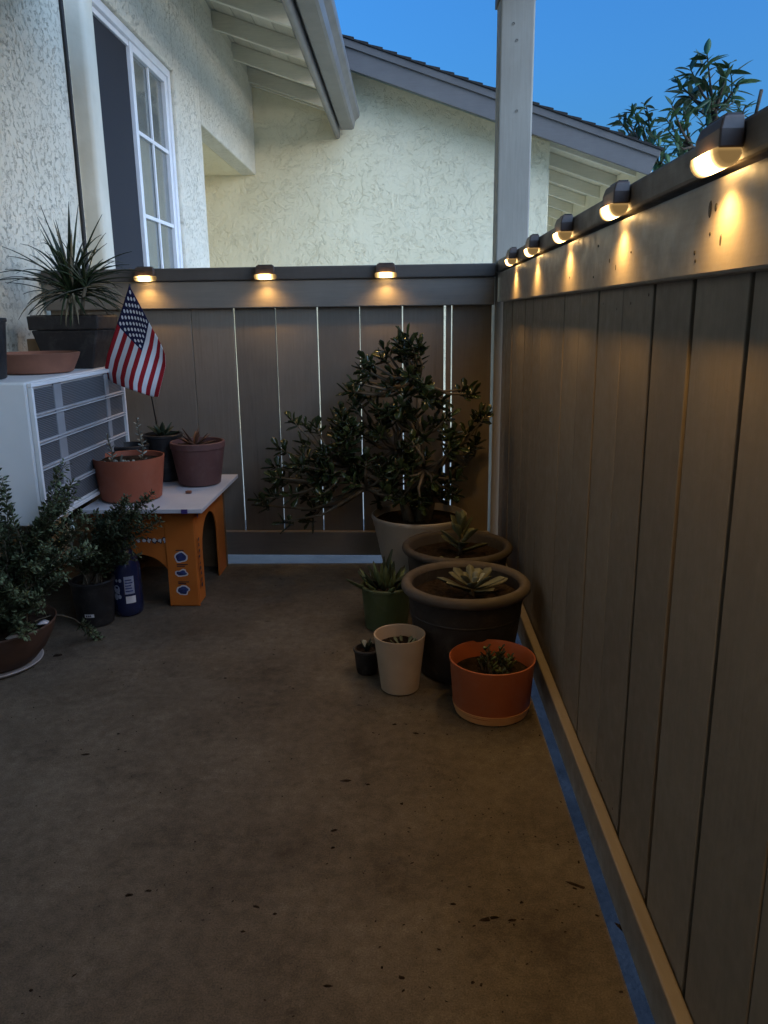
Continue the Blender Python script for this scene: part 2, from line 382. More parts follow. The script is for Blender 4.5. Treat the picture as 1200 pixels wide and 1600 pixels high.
# floor slab
o = B('patio_floor', 'concrete', None, XW-.05, SLAB_X, -2.5, SLAB_Y, GZ-.1, 0, bevel=.006); tag(o, kind='structure')
o = MB().add([(-400, -400, GZ), (400, -400, GZ), (400, 400, GZ), (-400, 400, GZ)], [(0, 1, 2, 3)]).build('ground', 'ground'); tag(o, kind='structure')
o = MB().add([(-1.6, 3.3, GZ+.004), (4, 3.3, GZ+.004), (4, 4.9, GZ+.004), (-1.6, 4.9, GZ+.004)], [(0, 1, 2, 3)]).build('strip_tone_sheet', 'backstrip'); tag(o, kind='structure')  # added sheet toned for the brightness of the strip under the back fence
o = MB().add([(.2, -3, GZ+.004), (4, -3, GZ+.004), (4, 3.295, GZ+.004), (.2, 3.295, GZ+.004)], [(0, 1, 2, 3)]).build('strip_tone_sheet', 'sidestrip'); tag(o, kind='structure')  # added dark sheet dimming the strip of ground seen under the right fence

# low wooded hills far off, below the fence line from where the photograph was taken
hl = MB(); nA, nR = 90, 7
for i in range(nA+1):
    az = R(-95+165*i/nA)
    for j in range(nR):
        rr_ = 105+9*j; t = j/(nR-1); h = math.sin(math.pi*min(1, t*1.25)*.8)
        z = GZ-.3 + h*(9.5+3.5*noise.noise(Vector((i*.16, j*.3, 2)))+1.6*noise.noise(Vector((i*.9, j*.9, 5))))
        hl.v.append((rr_*math.sin(az), rr_*math.cos(az), z if j else GZ-.3))
for i in range(nA):
    for j in range(nR-1):
        a = i*nR+j; hl.f.append((a, a+1, a+nR+1, a+nR))
tag(hl.build('hills', 'hillwood', smooth=True), kind='structure')

# ---- the house on the left
H = thing('house', 'cream stucco house wall with white sliding window and rafter eave on the left', 'house', (XW, 3.5, GZ))
def hb(name, mat, x0, x1, y0, y1, z0, z1, bevel=.004, parent=None):
    p = parent or H
    off = Vector((XW, 3.5, GZ))
    return MB().box(x0-off.x, x1-off.x, y0-off.y, y1-off.y, z0-off.z, z1-off.z).build(name, mat, p, bevel=bevel)
YG = 9.13
W0, W1, WZ0, WZ1 = 4.40, 6.03, 1.25, 2.775
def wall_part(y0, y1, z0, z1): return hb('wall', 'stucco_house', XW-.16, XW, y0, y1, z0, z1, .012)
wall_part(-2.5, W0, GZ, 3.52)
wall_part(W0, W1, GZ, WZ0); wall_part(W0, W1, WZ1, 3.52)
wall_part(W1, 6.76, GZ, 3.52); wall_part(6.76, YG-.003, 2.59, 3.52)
hb('added_shade_wall', 'stucco_house', XW+.002, .46, -1.75, -1.6, GZ, 2.66, .01)  # unseen wall added behind the viewer to cut skylight on the patio
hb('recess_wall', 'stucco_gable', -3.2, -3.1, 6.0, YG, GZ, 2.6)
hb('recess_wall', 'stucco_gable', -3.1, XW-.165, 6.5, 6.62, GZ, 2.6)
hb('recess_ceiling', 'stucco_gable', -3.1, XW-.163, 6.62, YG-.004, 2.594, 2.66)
# pop-out trim on the near side of the window, rounded
off = Vector((XW, 3.5, GZ))
y0t, y1t, zc, r0t = 4.16, 4.315, 2.575, .09
cyt = y1t+r0t; r1t = cyt-y0t; N = 12; AM = R(78)
outl = [(y0t, 1.2)] + [(cyt-r1t*math.cos(AM*k/N), zc+r1t*math.sin(AM*k/N)) for k in range(N+1)] + [(cyt-r0t*math.cos(AM*k/N), zc+r0t*math.sin(AM*k/N)) for k in range(N, -1, -1)] + [(y1t, 1.2)]
tr = MB(); qs = list(zip(outl[:len(outl)//2], outl[::-1][:len(outl)//2])); vs = []
for (p, q) in qs:
    # section from outer to inner edge with rounded arrises
    for t, h in ((0, -.05), (0, .062), (.04, .078), (.13, .085), (.84, .085), (.95, .078), (1, .060), (1, -.05)):
        vs.append((h, p[0]+(q[0]-p[0])*t-off.y, p[1]+(q[1]-p[1])*t-GZ))
fs_ = [(8*i+k, 8*i+k+1, 8*i+k+9, 8*i+k+8) for i in range(len(qs)-1) for k in range(7)]
fs_ += [tuple(range(8)), tuple(range(8*(len(qs)-1), 8*len(qs)))]
tr.add(vs, fs_)
o = tr.build('window_trim', 'trim', H); smooth_angle(o, 50)
# black cable down the wall
o = MB().tube([(.008, 4.10-3.5, 2.9-GZ)] + [(.008, 4.10+.006*math.sin(k)-3.5, 2.6-.35*k-GZ) for k in range(8)], .011, 8).build('cable', 'cable', H, smooth=True)
# window
win = link('window', None, H)
WX = XW-.06
FR = .05
MBf = MB()
for (y0, y1, z0, z1) in ((W0+.002, W1-.002, WZ1-FR, WZ1-.002), (W0+.002, W1-.002, WZ0+.002, WZ0+FR), (W0+.002, W0+FR, WZ0+FR, WZ1-FR), (W1-FR, W1-.002, WZ0+FR, WZ1-FR)):
    MBf.box(WX-.05-off.x, WX+.035-off.x, y0-off.y, y1-off.y, z0-off.z, z1-off.z)
MBf.build('frame', 'vinyl', win, bevel=.004)
ym = 5.23
sash = MB()
for (y0, y1, z0, z1) in ((ym, ym+.05, WZ0+FR, WZ1-FR), (W1-FR-.045, W1-FR, WZ0+FR, WZ1-FR), (ym+.05, W1-FR-.045, WZ1-FR-.045, WZ1-FR), (ym+.05, W1-FR-.045, WZ0+FR, WZ0+FR+.045)):
    sash.box(WX-.02-off.x, WX+.02-off.x, y0-off.y, y1-off.y, z0-off.z, z1-off.z)
sash.build('sash', 'vinyl', win, bevel=.003)
ya, yb = ym+.05, W1-FR-.045; ymid = (ya+yb)/2
hb('muntin', 'vinyl', WX-.004, WX+.010, ymid-.011, ymid+.011, WZ0+FR+.045, WZ1-FR-.045, .002, win)
for z in (2.235, 1.745):
    hb('muntin', 'vinyl', WX-.005, WX+.012, ya, yb, z-.012, z+.012, .002, win)
for (y0, y1) in ((ya, ymid-.011), (ymid+.011, yb)):
    for (z0, z1) in ((2.247, WZ1-FR-.045), (1.757, 2.223), (WZ0+FR+.045, 1.733)):
        hb('pane', 'glass', WX-.012, WX-.006, y0, y1, z0, z1, 0, win)
hb('insect_screen', 'screen', WX-.01, WX-.004, W0+FR, ym, WZ0+FR, WZ1-FR, 0, win)
hb('screen_frame', 'vinyl', WX-.014, WX+.012, W0+FR, ym-.001, WZ1-FR-.03, WZ1-FR-.001, .002, win)
cur = MB(); nC = 60
for i in range(nC+1):
    y = W0+(W1-W0)*i/nC; x = WX-.14+.018*math.sin(i*1.9)+.008*math.sin(i*.7)
    cur.v += [(x-off.x, y-off.y, WZ0-.05-off.z), (x-off.x, y-off.y, WZ1+.03-off.z)]
for i in range(nC): cur.f.append((2*i, 2*i+2, 2*i+3, 2*i+1))
cur.build('curtain', 'curtain', win, smooth=True)
hb('room_wall', 'curtain', XW-.6, XW-.55, W0-.3, W1+.3, WZ0-.3, WZ1+.3, 0)
# eave: rafters, sheathing, fascia, gutter
SL = .335
def zr(x): return 3.46 - SL*(x-XW)          # underside of the rafters
eave = link('eave', None, H)
RY = [4.2, 5.0, 5.8, 6.58, 7.37, 8.20, 8.93]
for y in RY + [9.07]:
    x0, x1 = XW-.3, -.735
    mb = MB().prism([(x0-off.x, zr(x0)-GZ), (x1-off.x, zr(x1)-GZ), (x1-off.x, zr(x1)+.14-GZ), (x0-off.x, zr(x0)+.14-GZ)], 'y', y-off.y, y+.045-off.y)
    mb.build('rafter', 'rafter', eave, bevel=.003)
    # frieze blocking between rafters at the wall
for y0, y1 in zip([4.2, 5.0, 5.8, 6.58, 7.37, 8.20], RY[1:]):
    hb('blocking', 'rafter', XW-.03, XW-.005, y0+.046, y1-.001, 3.45, zr(XW)+.138, .002, eave)
nb = 7
for k in range(nb):                           # roof sheathing boards seen from below
    x0 = XW-.3 + (1.165)*k/nb; x1 = XW-.3 + 1.165*(k+1)/nb - .004
    MB().prism([(x0-off.x, zr(x0)+.142-GZ), (x1-off.x, zr(x1)+.142-GZ), (x1-off.x, zr(x1)+.16-GZ), (x0-off.x, zr(x0)+.16-GZ)], 'y', 4.0-off.y, YG-.005-off.y).build('sheathing_board', 'soffit', eave, bevel=.002)
MB().prism([(XW-2.5-off.x, zr(XW-2.5)+.165-GZ), (-.66-off.x, zr(-.66)+.165-GZ), (-.66-off.x, zr(-.66)+.19-GZ), (XW-2.5-off.x, zr(XW-2.5)+.19-GZ)], 'y', 3.9-off.y, YG+1.2-off.y).build('roof_shingles', 'shingle', eave)
# fascia with rounded lower edge
fp = [(-.735, 3.22), (-.735, 2.96)] + [(-.708+.027*math.cos(R(a)), 2.96+.027*math.sin(R(a))) for a in (200, 230, 260, 290, 320, 345)] + [(-.681, 2.965), (-.681, 3.22)]
o = MB().prism([(p[0]-off.x, p[1]-GZ) for p in fp], 'y', 4.0-off.y, YG-.01-off.y).build('fascia', 'gutter', eave); smooth_angle(o)
gp = [(-.670, 3.16), (-.670, 3.005), (-.655, 2.99), (-.545, 2.99), (-.525, 3.0), (-.515, 3.03), (-.510, 3.065), (-.490, 3.09), (-.470, 3.105), (-.462, 3.125), (-.462, 3.16), (-.475, 3.165), (-.475, 3.15)]
o = MB().prism([(p[0]-off.x, p[1]-GZ) for p in gp], 'y', 4.0-off.y, YG-.16-off.y).build('gutter', 'gutter', eave); smooth_angle(o, 25)

# ---- the neighbouring gable house
GX = Vector((1.55, YG, GZ))
G = thing('gable_house', 'neighbouring stucco house with sloping grey gable roof behind the fence', 'house', GX)
YK = 8.73; GS = .3405
def zt(x): return 3.803 - GS*(x+.637)        # top line of the rake boards
def gpoly(name, mat, poly, y0, y1, bevel=.004, parent=None):
    return MB().prism([(p[0]-GX.x, p[1]-GZ) for p in poly], 'y', y0-GX.y, y1-GX.y).build(name, mat, parent or G, bevel=bevel)
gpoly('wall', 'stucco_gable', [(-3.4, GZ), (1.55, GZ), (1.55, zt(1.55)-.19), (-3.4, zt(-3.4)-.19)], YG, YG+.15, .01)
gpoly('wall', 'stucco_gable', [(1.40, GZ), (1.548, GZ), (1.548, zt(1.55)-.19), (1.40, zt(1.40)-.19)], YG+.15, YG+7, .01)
rf = link('roof', None, G)
xl, xr = -3.2, 2.52
gpoly('sheathing', 'soffit', [(xl, zt(xl)-.075), (xr, zt(xr)-.075), (xr, zt(xr)-.045), (xl, zt(xl)-.045)], YK+.04, YG+7, .002, rf)
gpoly('rake_board', 'rake', [(xl, zt(xl)-.275), (xr-.02, zt(xr-.02)-.275), (xr+.05, zt(xr)-.105), (xr+.06, zt(xr+.06)-.075), (xl, zt(xl)-.075)], YK, YK+.038, .004, rf)
gpoly('rake_trim', 'rake', [(xl, zt(xl)-.082), (xr+.065, zt(xr+.065)-.082), (xr+.075, zt(xr+.075)-.012), (xl, zt(xl)-.012)], YK-.022, YK+.04, .004, rf)
gpoly('roof_deck', 'shingle', [(xl, zt(xl)-.03), (xr+.06, zt(xr+.06)-.03), (xr+.06, zt(xr+.06)-.004), (xl, zt(xl)-.004)], YK+.045, YG+7, 0, rf)
x = xl; k = 0
while x < xr+.05:                              # butt ends of the shingle courses along the rake
    L = .142
    x1 = min(x+L, xr+.085); lift = .010+.004*rnd.random()
    gpoly('shingle', 'shingle', [(x, zt(x)-.010), (x1+.01, zt(x1+.01)-.010), (x1+.012, zt(x1)+lift+.006), (x, zt(x)+.004)], YK-.034-.006*rnd.random(), YG+.5, .002, rf)
    x = x1; k += 1
    if x >= xr+.08: break
for k in range(8):                             # rafter tails on the far eave
    y = 9.2+.83*k
    x0, x1 = 1.3, xr-.03
    gpoly('rafter', 'rafter', [(x0, zt(x0)-.215), (x1, zt(x1)-.215), (x1, zt(x1)-.078), (x0, zt(x0)-.078)], y, y+.045, .003, rf)
gpoly('eave_fascia', 'rafter', [(xr-.028, zt(xr)-.262), (xr+.012, zt(xr)-.262), (xr+.012, zt(xr)-.08), (xr-.028, zt(xr)-.07)], YK+.04, YG+7, .003, rf)

# ---- patio cover (post, steel saddle, beams, boards overhead)
PC = thing('patio_cover', 'patio cover on a square tan post at the fence corner', 'patio cover', (.458, 3.63, GZ))
po = Vector((.458, 3.63, GZ))
def pb(name, mat, x0, x1, y0, y1, z0, z1, bevel=.004, parent=None):
    return MB().box(x0-po.x, x1-po.x, y0-po.y, y1-po.y, z0-po.z, z1-po.z).build(name, mat, parent or PC, bevel=bevel)
post = pb('post', 'post', .3885, .5265, 3.556, 3.694, GZ, 2.43, .007)
for (z, x) in ((2.18, .455), (1.92, .462), (2.24, .44)):
    MB().lathe([(.0005, -.002), (.004, -.0015), (.005, .001)], 10).build('nail_hole', 'cable', post, (x-po.x, 3.5545-po.y, z-po.z)).rotation_euler = (R(90), 0, 0)
sd = pb('saddle', 'bracket', .380, .535, 3.547, 3.703, 2.338, 2.46, .002)
pb('beam', 'post', XW+.002, .53, 3.56, 3.69, 2.462, 2.66, .005)
pb('beam', 'post', .40, .52, -2.4, 3.557, 2.462, 2.66, .005)
nb = 13
for k in range(nb):
    x0 = XW+.003 + (.56-XW)*k/nb; x1 = XW + (.56-XW)*(k+1)/nb - .002
    pb('ceiling_board', 'ceiling', x0, x1, -2.5, 3.72, 2.662, 2.684, .002)
pb('roof_deck', 'shingle', XW+.002, .60, -2.5, 3.76, 2.686, 2.72, 0)

# ---- back fence
FB = thing('fence', 'grey tan board fence across the back, light showing through its slits', 'fence', (0, YB, GZ))
TH = R(1.5); Tb = Matrix.Rotation(-TH, 4, 'Z')
FB.rotation_euler = (0, 0, -TH)
# fence-local: x along, y depth (0 = board face), z from ground
def fb(name, mat, x0, x1, y0, y1, z0, z1, bevel=.003, parent=None):
    return MB().box(x0, x1, y0, y1, z0-GZ, z1-GZ).build(name, mat, parent or FB, bevel=bevel)
# (left edge, right edge) of boards, gaps lie between
seam = [(-1.58, -1.515), (-1.514, -1.327), (-1.326, -1.136), (-1.135, -.948), (-.9465, -.7600), (-.7535, -.5745), (-.5690, -.3885), (-.3838, -.2020), (-.1965, -.0135), (-.0085, .1690), (.1775, .2005), (.2060, .3760)]
for i, (a, b_) in enumerate(seam):
    dy = rnd.uniform(-.002, .002)
    o = fb('board', 'fence', a, b_, 0, .019, GZ+.17+.025, 1.266, .002)
    o.location.y = dy; o.rotation_euler = (0, rnd.uniform(-.0012, .0012), 0)
fb('top_rail', 'fence_glossx', -1.585, .384, -.03, -.0025, 1.152, 1.2665, .004)
fb('bottom_rail', 'fence_glossx', -1.585, .384, -.03, -.0025, .028, .142, .004)
fb('cap', 'cap', -1.585, .385, -.045, .085, 1.268, 1.322, .005)

# ---- right fence
FS = thing('fence', 'brown board fence along the right, five deck lights on its cap', 'fence', (XR, 1.5, GZ))
def fs(name, mat, x0, x1, y0, y1, z0, z1, bevel=.003, parent=None):
    return MB().box(x0-XR, x1-XR, y0-1.5, y1-1.5, z0-GZ, z1-GZ).build(name, mat, parent or FS, bevel=bevel)
ys = [(3.545, .002), (3.42, .002), (3.243, .012), (3.068, .012), (2.896, .014), (2.72, .001), (2.545, .005), (2.366, .001), (2.186, .016), (1.990, .004), (1.80, .014), (1.602, .0008), (1.404, .018), (1.214, .015), (1.016, .012), (.82, .003), (.62, .004), (.42, .003), (.22, .003), (.02, .004), (-.18, .003), (-.38, .003), (-.58, .003), (-.78, .003), (-1.0, .003), (-1.2, .003), (-1.4, .003), (-1.6, .003)]
for i in range(len(ys)-1):
    (a, g0), (b_, g1) = ys[i], ys[i+1]
    o = fs('board', 'fence', XR, XR+.02, b_+g1/2, a-g0/2, .02, 1.284, .0022)
    o.location.x = rnd.uniform(-.0015, .0015); o.rotation_euler = (rnd.uniform(-.001, .001), 0, 0)
for (y, g_) in ys[1:-1]:
    fs('dark_backing', 'darkwood', XR+.0225, XR+.036, y-.03, y+.03, .05, 1.27, 0)  # dark strips added behind the seams so the gaps look shaded
rail = fs('top_rail', 'fence_glossy', XR-.027, XR-.003, -1.6, 3.548, 1.163, 1.283, .005)
fs('bottom_rail', 'fence_glossy', XR-.030, XR-.003, -1.6, 3.49, .006, .097, .004)
fs('cap', 'cap_y', XR-.030, XR+.12, -1.6, 3.552, 1.290, 1.337, .006)
nail = MB().lathe([(.0003, .0012), (.0026, .001), (.0032, -.0004)], 10).mesh('nail', 'nailhead', True)
for i in range(8, 16):
    (a, _), (b_, _) = ys[i], ys[i+1]
    for z in (1.135, .125):
        for q in (.22, .78):
            o = link('nail', nail, FS, (0, a+(b_-a)*(q+rnd.uniform(-.05, .05))-1.5, z+rnd.uniform(-.012, .012)-GZ)); o.rotation_euler = (0, R(-90), 0)
# knots, dents and old nail holes in the right top rail
for (y, z, r, e) in ((1.105, 1.247, .006, 2.2), (1.085, 1.247, .004, 1.6), (1.098, 1.216, .003, 1), (1.15, 1.196, .0025, 1.6), (1.06, 1.205, .0025, 3.5), (1.145, 1.185, .003, 1), (1.47, 1.22, .0025, 1), (1.62, 1.215, .0025, 2), (1.75, 1.19, .003, 1), (1.72, 1.25, .003, 1), (2.0, 1.20, .003, 1), (1.57, 1.20, .002, 3)):
    o = MB().lathe([(.0003, .0012), (r*.7, .001), (r, -.001)], 12).build('knot', 'cable', rail, (XR-.027-XR, y-1.5, z-GZ)); o.rotation_euler = (0, R(-90), 0); o.scale = (e, 1, 1)

# ================================================================== DECK LIGHTS
def deck_light_meshes():
    # local: x along the cap, -y out from the cap face, z up; origin on the cap face at the cap's lower edge
    hw = MB()
    def sec(w, y0, y1, z): return [(-w, y0, z), (w, y0, z), (w, y1, z), (-w, y1, z)]
    L = [sec(.041, -.030, -.001, .0215), sec(.041, -.030, -.001, .042), sec(.037, -.026, -.001, .055), sec(.034, -.021, -.001, .0585)]
    vs = sum(L, []); fs_ = [(0, 1, 2, 3), (12, 15, 14, 13)]
    for k in range(3):
        for i in range(4): fs_.append((4*k+i, 4*k+(i+1) % 4, 4*k+4+(i+1) % 4, 4*k+4+i))
    hw.add(vs, fs_)
    hood = hw.mesh('housing', 'bronze')
    top = MB().box(-.030, .030, -.0195, -.003, .059, .061).mesh('solar_panel', 'blackp')
    # lens: flared trough, rounded underneath
    lens = MB(); n = 10; vs = []; fs_ = []
    rings = []
    for (xx, s_) in ((-.0465, .80), (-.042, 1.0), (-.027, 1.0), (-.010, 1.0), (.010, 1.0), (.027, 1.0), (.042, 1.0), (.0465, .80)):
        ring = []
        for k in range(n+1):
            a = math.pi*k/n
            ring.append((xx*(.90 if k in (0, n) else 1), -.0185-.0165*s_*math.cos(a), .021-.0205*s_*math.sin(a)))
        rings.append(ring)
    for r_ in rings: vs += r_
    for j in range(len(rings)-1):
        for k in range(n): fs_.append((j*(n+1)+k, j*(n+1)+k+1, (j+1)*(n+1)+k+1, (j+1)*(n+1)+k))
        fs_.append((j*(n+1), (j+1)*(n+1), (j+1)*(n+1)+n, j*(n+1)+n))
    fs_ += [tuple(range(n+1)), tuple(range((len(rings)-1)*(n+1), len(rings)*(n+1)))]
    lens.add(vs, fs_); lm = lens.mesh('lens', 'lens', True)
    return hood, top, lm
LAMP_W = {'deck lights on the back fence': .52, 'deck lights on the right fence': .95}
HOOD, TOPM, LENSM = deck_light_meshes()
def deck_light(loc, rz, label, group):
    t = thing('deck_light', label, 'light', loc, group); t.rotation_euler = (0, 0, rz)
    for nm, me in (('housing', HOOD), ('solar_panel', TOPM), ('lens', LENSM)):
        o = link(nm, me, t)
        if nm == 'housing':
            md = o.modifiers.new('bevel', 'BEVEL'); md.width = .002; md.segments = 2
    ld = bpy.data.lights.new('diode', 'SPOT'); ld.energy = LAMP_W[group]; ld.color = (1.0, .55, .16); ld.spot_size = R(150); ld.spot_blend = 1.0; ld.shadow_soft_size = .007
    lo = link('diode', ld, t, (0, -.022, -.0085)); lo.rotation_euler = (R(-10), 0, 0)
for xx, lab in ((-1.117, 'deck light on the back fence cap above the small flag'), (-.595, 'deck light in the middle of the back fence cap'), (-.079, 'deck light on the back fence cap nearest the square post')):
    p = Vector((0, YB, 0)) + Tb @ Vector((xx, -.0455, 0))
    deck_light((p.x, p.y, 1.2685), -TH, lab, 'deck lights on the back fence')
for y, lab in ((2.955, 'farthest deck light on the right fence cap, beside the post'), (2.485, 'second deck light from the post on the right fence cap'), (2.005, 'third deck light from the post on the right fence cap'), (1.522, 'second nearest deck light on the right fence cap'), (1.042, 'largest and nearest deck light on the right fence cap'), (.56, 'added unseen deck light on the right fence cap beyond the right edge of view'), (.08, 'added unseen deck light on the right fence cap beside the viewer'), (-.40, 'added unseen deck light on the right fence cap behind the viewer')):
    deck_light((XR-.0305, y, 1.281), R(-90), lab, 'deck lights on the right fence')  # the last three lamps are unseen, added to light the near floor

# ================================================================== AIR CONDITIONER
AX, AY0, AY1, AZ0, AZ1 = -1.2, 2.515, 3.375, .445, .922
AC = thing('air_conditioner', 'white through-wall air conditioner with grille, crowded with pots on top', 'air conditioner', (-1.4, 2.945, AZ0))
ao = Vector((-1.4, 2.945, AZ0))
def ab(name, mat, x0, x1, y0, y1, z0, z1, bevel=.004, parent=None):
    return MB().box(x0-ao.x, x1-ao.x, y0-ao.y, y1-ao.y, z0-ao.z, z1-ao.z).build(name, mat, parent or AC, bevel=bevel)
ab('casing', 'ac', XW+.002, AX-.012, AY0, AY1, AZ0, AZ1, .008)
gr = link('grille', None, AC)
def gb(name, mat, y0, y1, z0, z1, x0=AX-.011, x1=AX+.002, bv=.002): return ab(name, mat, x0, x1, y0, y1, z0, z1, bv, gr)
fw = .018
gb('grille_frame', 'ac', AY0+.004, AY1-.004, AZ1-fw, AZ1-.004, x1=AX+.004); gb('grille_frame', 'ac', AY0+.004, AY1-.004, AZ0+.004, AZ0+fw, x1=AX+.004)
gb('grille_frame', 'ac', AY0+.004, AY0+fw, AZ0+fw+.001, AZ1-fw-.001, x1=AX+.004); gb('grille_frame', 'ac', AY1-fw, AY1-.004, AZ0+fw+.001, AZ1-fw-.001, x1=AX+.004)
gb('upright', 'grillebar', 2.70, 2.76, AZ0+fw+.001, AZ1-fw-.001, x1=AX-.004); gb('upright', 'grillebar', 3.17, 3.205, AZ0+fw+.001, AZ1-fw-.001, x1=AX-.004)
zs = [AZ0+fw, .545, .635, .72, .81, AZ1-fw]
for z in zs[1:-1]:
    gb('crossbar', 'grilleline', AY0+fw+.001, AY1-fw-.001, z+.003, z+.007, bv=.001); gb('crossbar', 'grilleline', AY0+fw+.001, AY1-fw-.001, z-.007, z-.003, bv=.001)
for (y0, y1) in ((AY0+fw, 2.70), (2.76, 3.17), (3.205, AY1-fw)):
    for z0, z1 in zip(zs[:-1], zs[1:]):
        gb('mesh_panel', 'mesh', y0+.001, y1-.001, z0+.008, z1-.008, x1=AX-.008, bv=0)
for y in (2.66, 3.24):
    mb = MB().box(XW+.002-ao.x, AX-.05-ao.x, y-.015-ao.y, y+.015-ao.y, -.02, -.001); mb.tube([(XW+.01-ao.x, y-ao.y, -.28), (AX-.07-ao.x, y-ao.y, -.012)], .01)
    mb.build('bracket', 'bracket', AC)

# ================================================================== POTS AND PLANTS
def pot_profile(rb, rt, h, lip=.0, lipw=.0, th=.006, foot=.0, base_round=.0):
    p = [(.0005, .002), (rb*.92, .002), (rb, .006)]
    n = 6
    for k in range(1, n+1):
        t = k/n; z = .006 + (h-lip-.006)*t; p.append((rb+(rt-rb)*t, z))
    if lip:
        p += [(rt+lipw, h-lip+.002), (rt+lipw, h-.003), (rt+lipw-.003, h)]
        p += [(rt-th, h)]
    else:
        p += [(rt, h-.001), (rt-th*.5, h), (rt-th, h-.001)]
    p += [(rb+(rt-rb)*.5-th, h*.5), (.001, h*.5)]
    return p
def potted(name, label, cat, x, y, z, mat, prof, soil_r, soil_z, group=None, wob=.004, mat_rim=None, n=44):
    t = thing(name, label, cat, (x, y, z), group)
    o = MB().lathe(prof, n, wob=wob, seed=x*7).build('pot', mat, t); smooth_angle(o, 40)
    MB().disc(soil_r, soil_z, 32, bumpy=.02, c=(0, 0, 0)).build('soil', 'soil', t, smooth=True)
    return t
def leaf_mesh(name, mat, L=1.0, W=.2, thick=.04, curve=.0, tip=1.0, n=6, cup=.15, shape='lance'):
    # a leaf growing along +x from the origin, top side +z, tapered, slightly cupped, with real thickness
    mb = MB(); top = []; bot = []
    prof = []
    for i in range(n+1):
        t = i/n
        if shape == 'lance': wd = math.sin(math.pi*min(1, t**.8*.97+.03))**.8
        elif shape == 'strap': wd = min(1, .55+t*2) * (1-t**2.2)
        elif shape == 'spoon': wd = (.22+.78*math.sin(math.pi*.5*min(1, t/.72))**2) * (1 if t < .72 else math.sqrt(max(0, 1-((t-.72)/.28)**2)))
        else: wd = math.sin(math.pi*t)**.6
        if i == n: wd = .02
        prof.append((t*L, wd*W/2, curve*L*t*t, thick*(1-.6*t)))
    for (x, wd, z, th) in prof:
        top.append([(x, -wd, z+cup*wd), (x, 0, z), (x, wd, z+cup*wd)])
        bot.append([(x, -wd*.9, z+cup*wd-th*.4), (x, 0, z-th), (x, wd*.9, z+cup*wd-th*.4)])
    vs = []; fs_ = []
    for a, b2 in zip(top, bot): vs += a+b2
    for i in range(n):
        o0, o1 = 6*i, 6*(i+1)
        fs_ += [(o0, o1, o1+1, o0+1), (o0+1, o1+1, o1+2, o0+2), (o0+3, o0+4, o1+4, o1+3), (o0+4, o0+5, o1+5, o1+4), (o0, o0+3, o1+3, o1), (o0+2, o1+2, o1+5, o0+5)]
    fs_ += [(0, 1, 4, 3), (1, 2, 5, 4)]
    mb.add(vs, fs_); return mb.mesh(name, mat, True)
def orient(d, up=Vector((0, 0, 1)), roll=0):
    x = d.normalized(); 
    if abs(x.dot(up)) > .98: up = Vector((1, 0, 0))
    y = up.cross(x).normalized(); z = x.cross(y)
    m_ = Matrix((x, y, z)).transposed().to_4x4()
    return m_ @ Matrix.Rotation(roll, 4, 'X')
def put_leaf(mesh, parent, p, d, s=1.0, roll=0, name='leaf', sw=None):
    o = link(name, mesh, parent); o.matrix_local = Matrix.Translation(p) @ orient(d, roll=roll) @ Matrix.Diagonal((s, s*(sw or 1), s, 1)); return o

# ---- cream pot with the big jade plant
JX, JY = .055, 3.285
prof = [(.0005, .002), (.135, .002), (.14, .008)]
for k in range(1, 11):
    t = k/11; prof += [(.142+.056*t-.002, .27*t-.006), (.142+.056*t+.001, .27*t)]
prof += [(.200, .272), (.204, .278), (.203, .290), (.197, .292), (.192, .285), (.17, .15), (.001, .15)]
J = potted('jade_plant', 'large spreading jade plant in a ribbed cream pot by the back fence', 'plant', JX, JY, 0, 'whitep', prof, .190, .262, wob=.002)
poly = [(635, 512), (668, 545), (655, 580), (690, 612), (735, 605), (768, 650), (750, 695), (722, 722), (715, 770), (690, 800), (600, 800), (575, 770), (540, 758), (520, 790), (470, 832), (440, 822), (398, 785), (420, 748), (432, 700), (452, 648), (500, 662), (532, 650), (545, 600), (560, 565), (592, 540)]
def inside(px, py, pl):
    c = False; j = len(pl)-1
    for i in range(len(pl)):
        if (pl[i][1] > py) != (pl[j][1] > py) and px < (pl[j][0]-pl[i][0])*(py-pl[i][1])/(pl[j][1]-pl[i][1])+pl[i][0]: c = not c
        j = i
    return c
jr = random.Random(11)
tips = []
for (px, py) in [(635, 525), (655, 548), (600, 545), (565, 575), (690, 625), (738, 615), (760, 648), (745, 690), (455, 655), (435, 700), (425, 745), (405, 780), (445, 815), (480, 815), (500, 780), (495, 668), (525, 655), (548, 610), (715, 735), (640, 590)]:
    p = on_y(px, py, JY+jr.uniform(-.10, .08)); tips.append(p)
while len(tips) < 185:
    px, py = jr.uniform(395, 770), jr.uniform(515, 800)
    if not inside(px, py, poly): continue
    y = JY + jr.uniform(-.20, .17)
    if px < 560: y = JY - .02 + jr.uniform(-.16, .16)
    p = on_y(px, py, y)
    if min((p-q).length for q in tips) < .032: continue
    tips.append(p)
jo = Vector((JX, JY, 0))
mains = [Vector((.0, 0, .62)), Vector((.13, -.02, .55)), Vector((-.10, .04, .56)), Vector((-.30, -.03, .50)), Vector((.20, .03, .50)), Vector((-.22, -.08, .42)), Vector((.02, -.10, .50)), Vector((.0, .02, .85))]
wood = MB()
for mv in mains:
    b0 = Vector((mv.x*.15, mv.y*.2, .24)); md_ = Vector((mv.x*.35, mv.y*.6, .24+(mv.z-.24)*.65))
    wood.tube([b0, b0.lerp(md_, .5)+Vector((.005, .004, .02)), md_, mv], [.020, .016, .013, .009], 8)
JL = leaf_mesh('leaf', 'jade', .052, .029, .007, .06, n=5, cup=.12, shape='spoon')
leaves = []
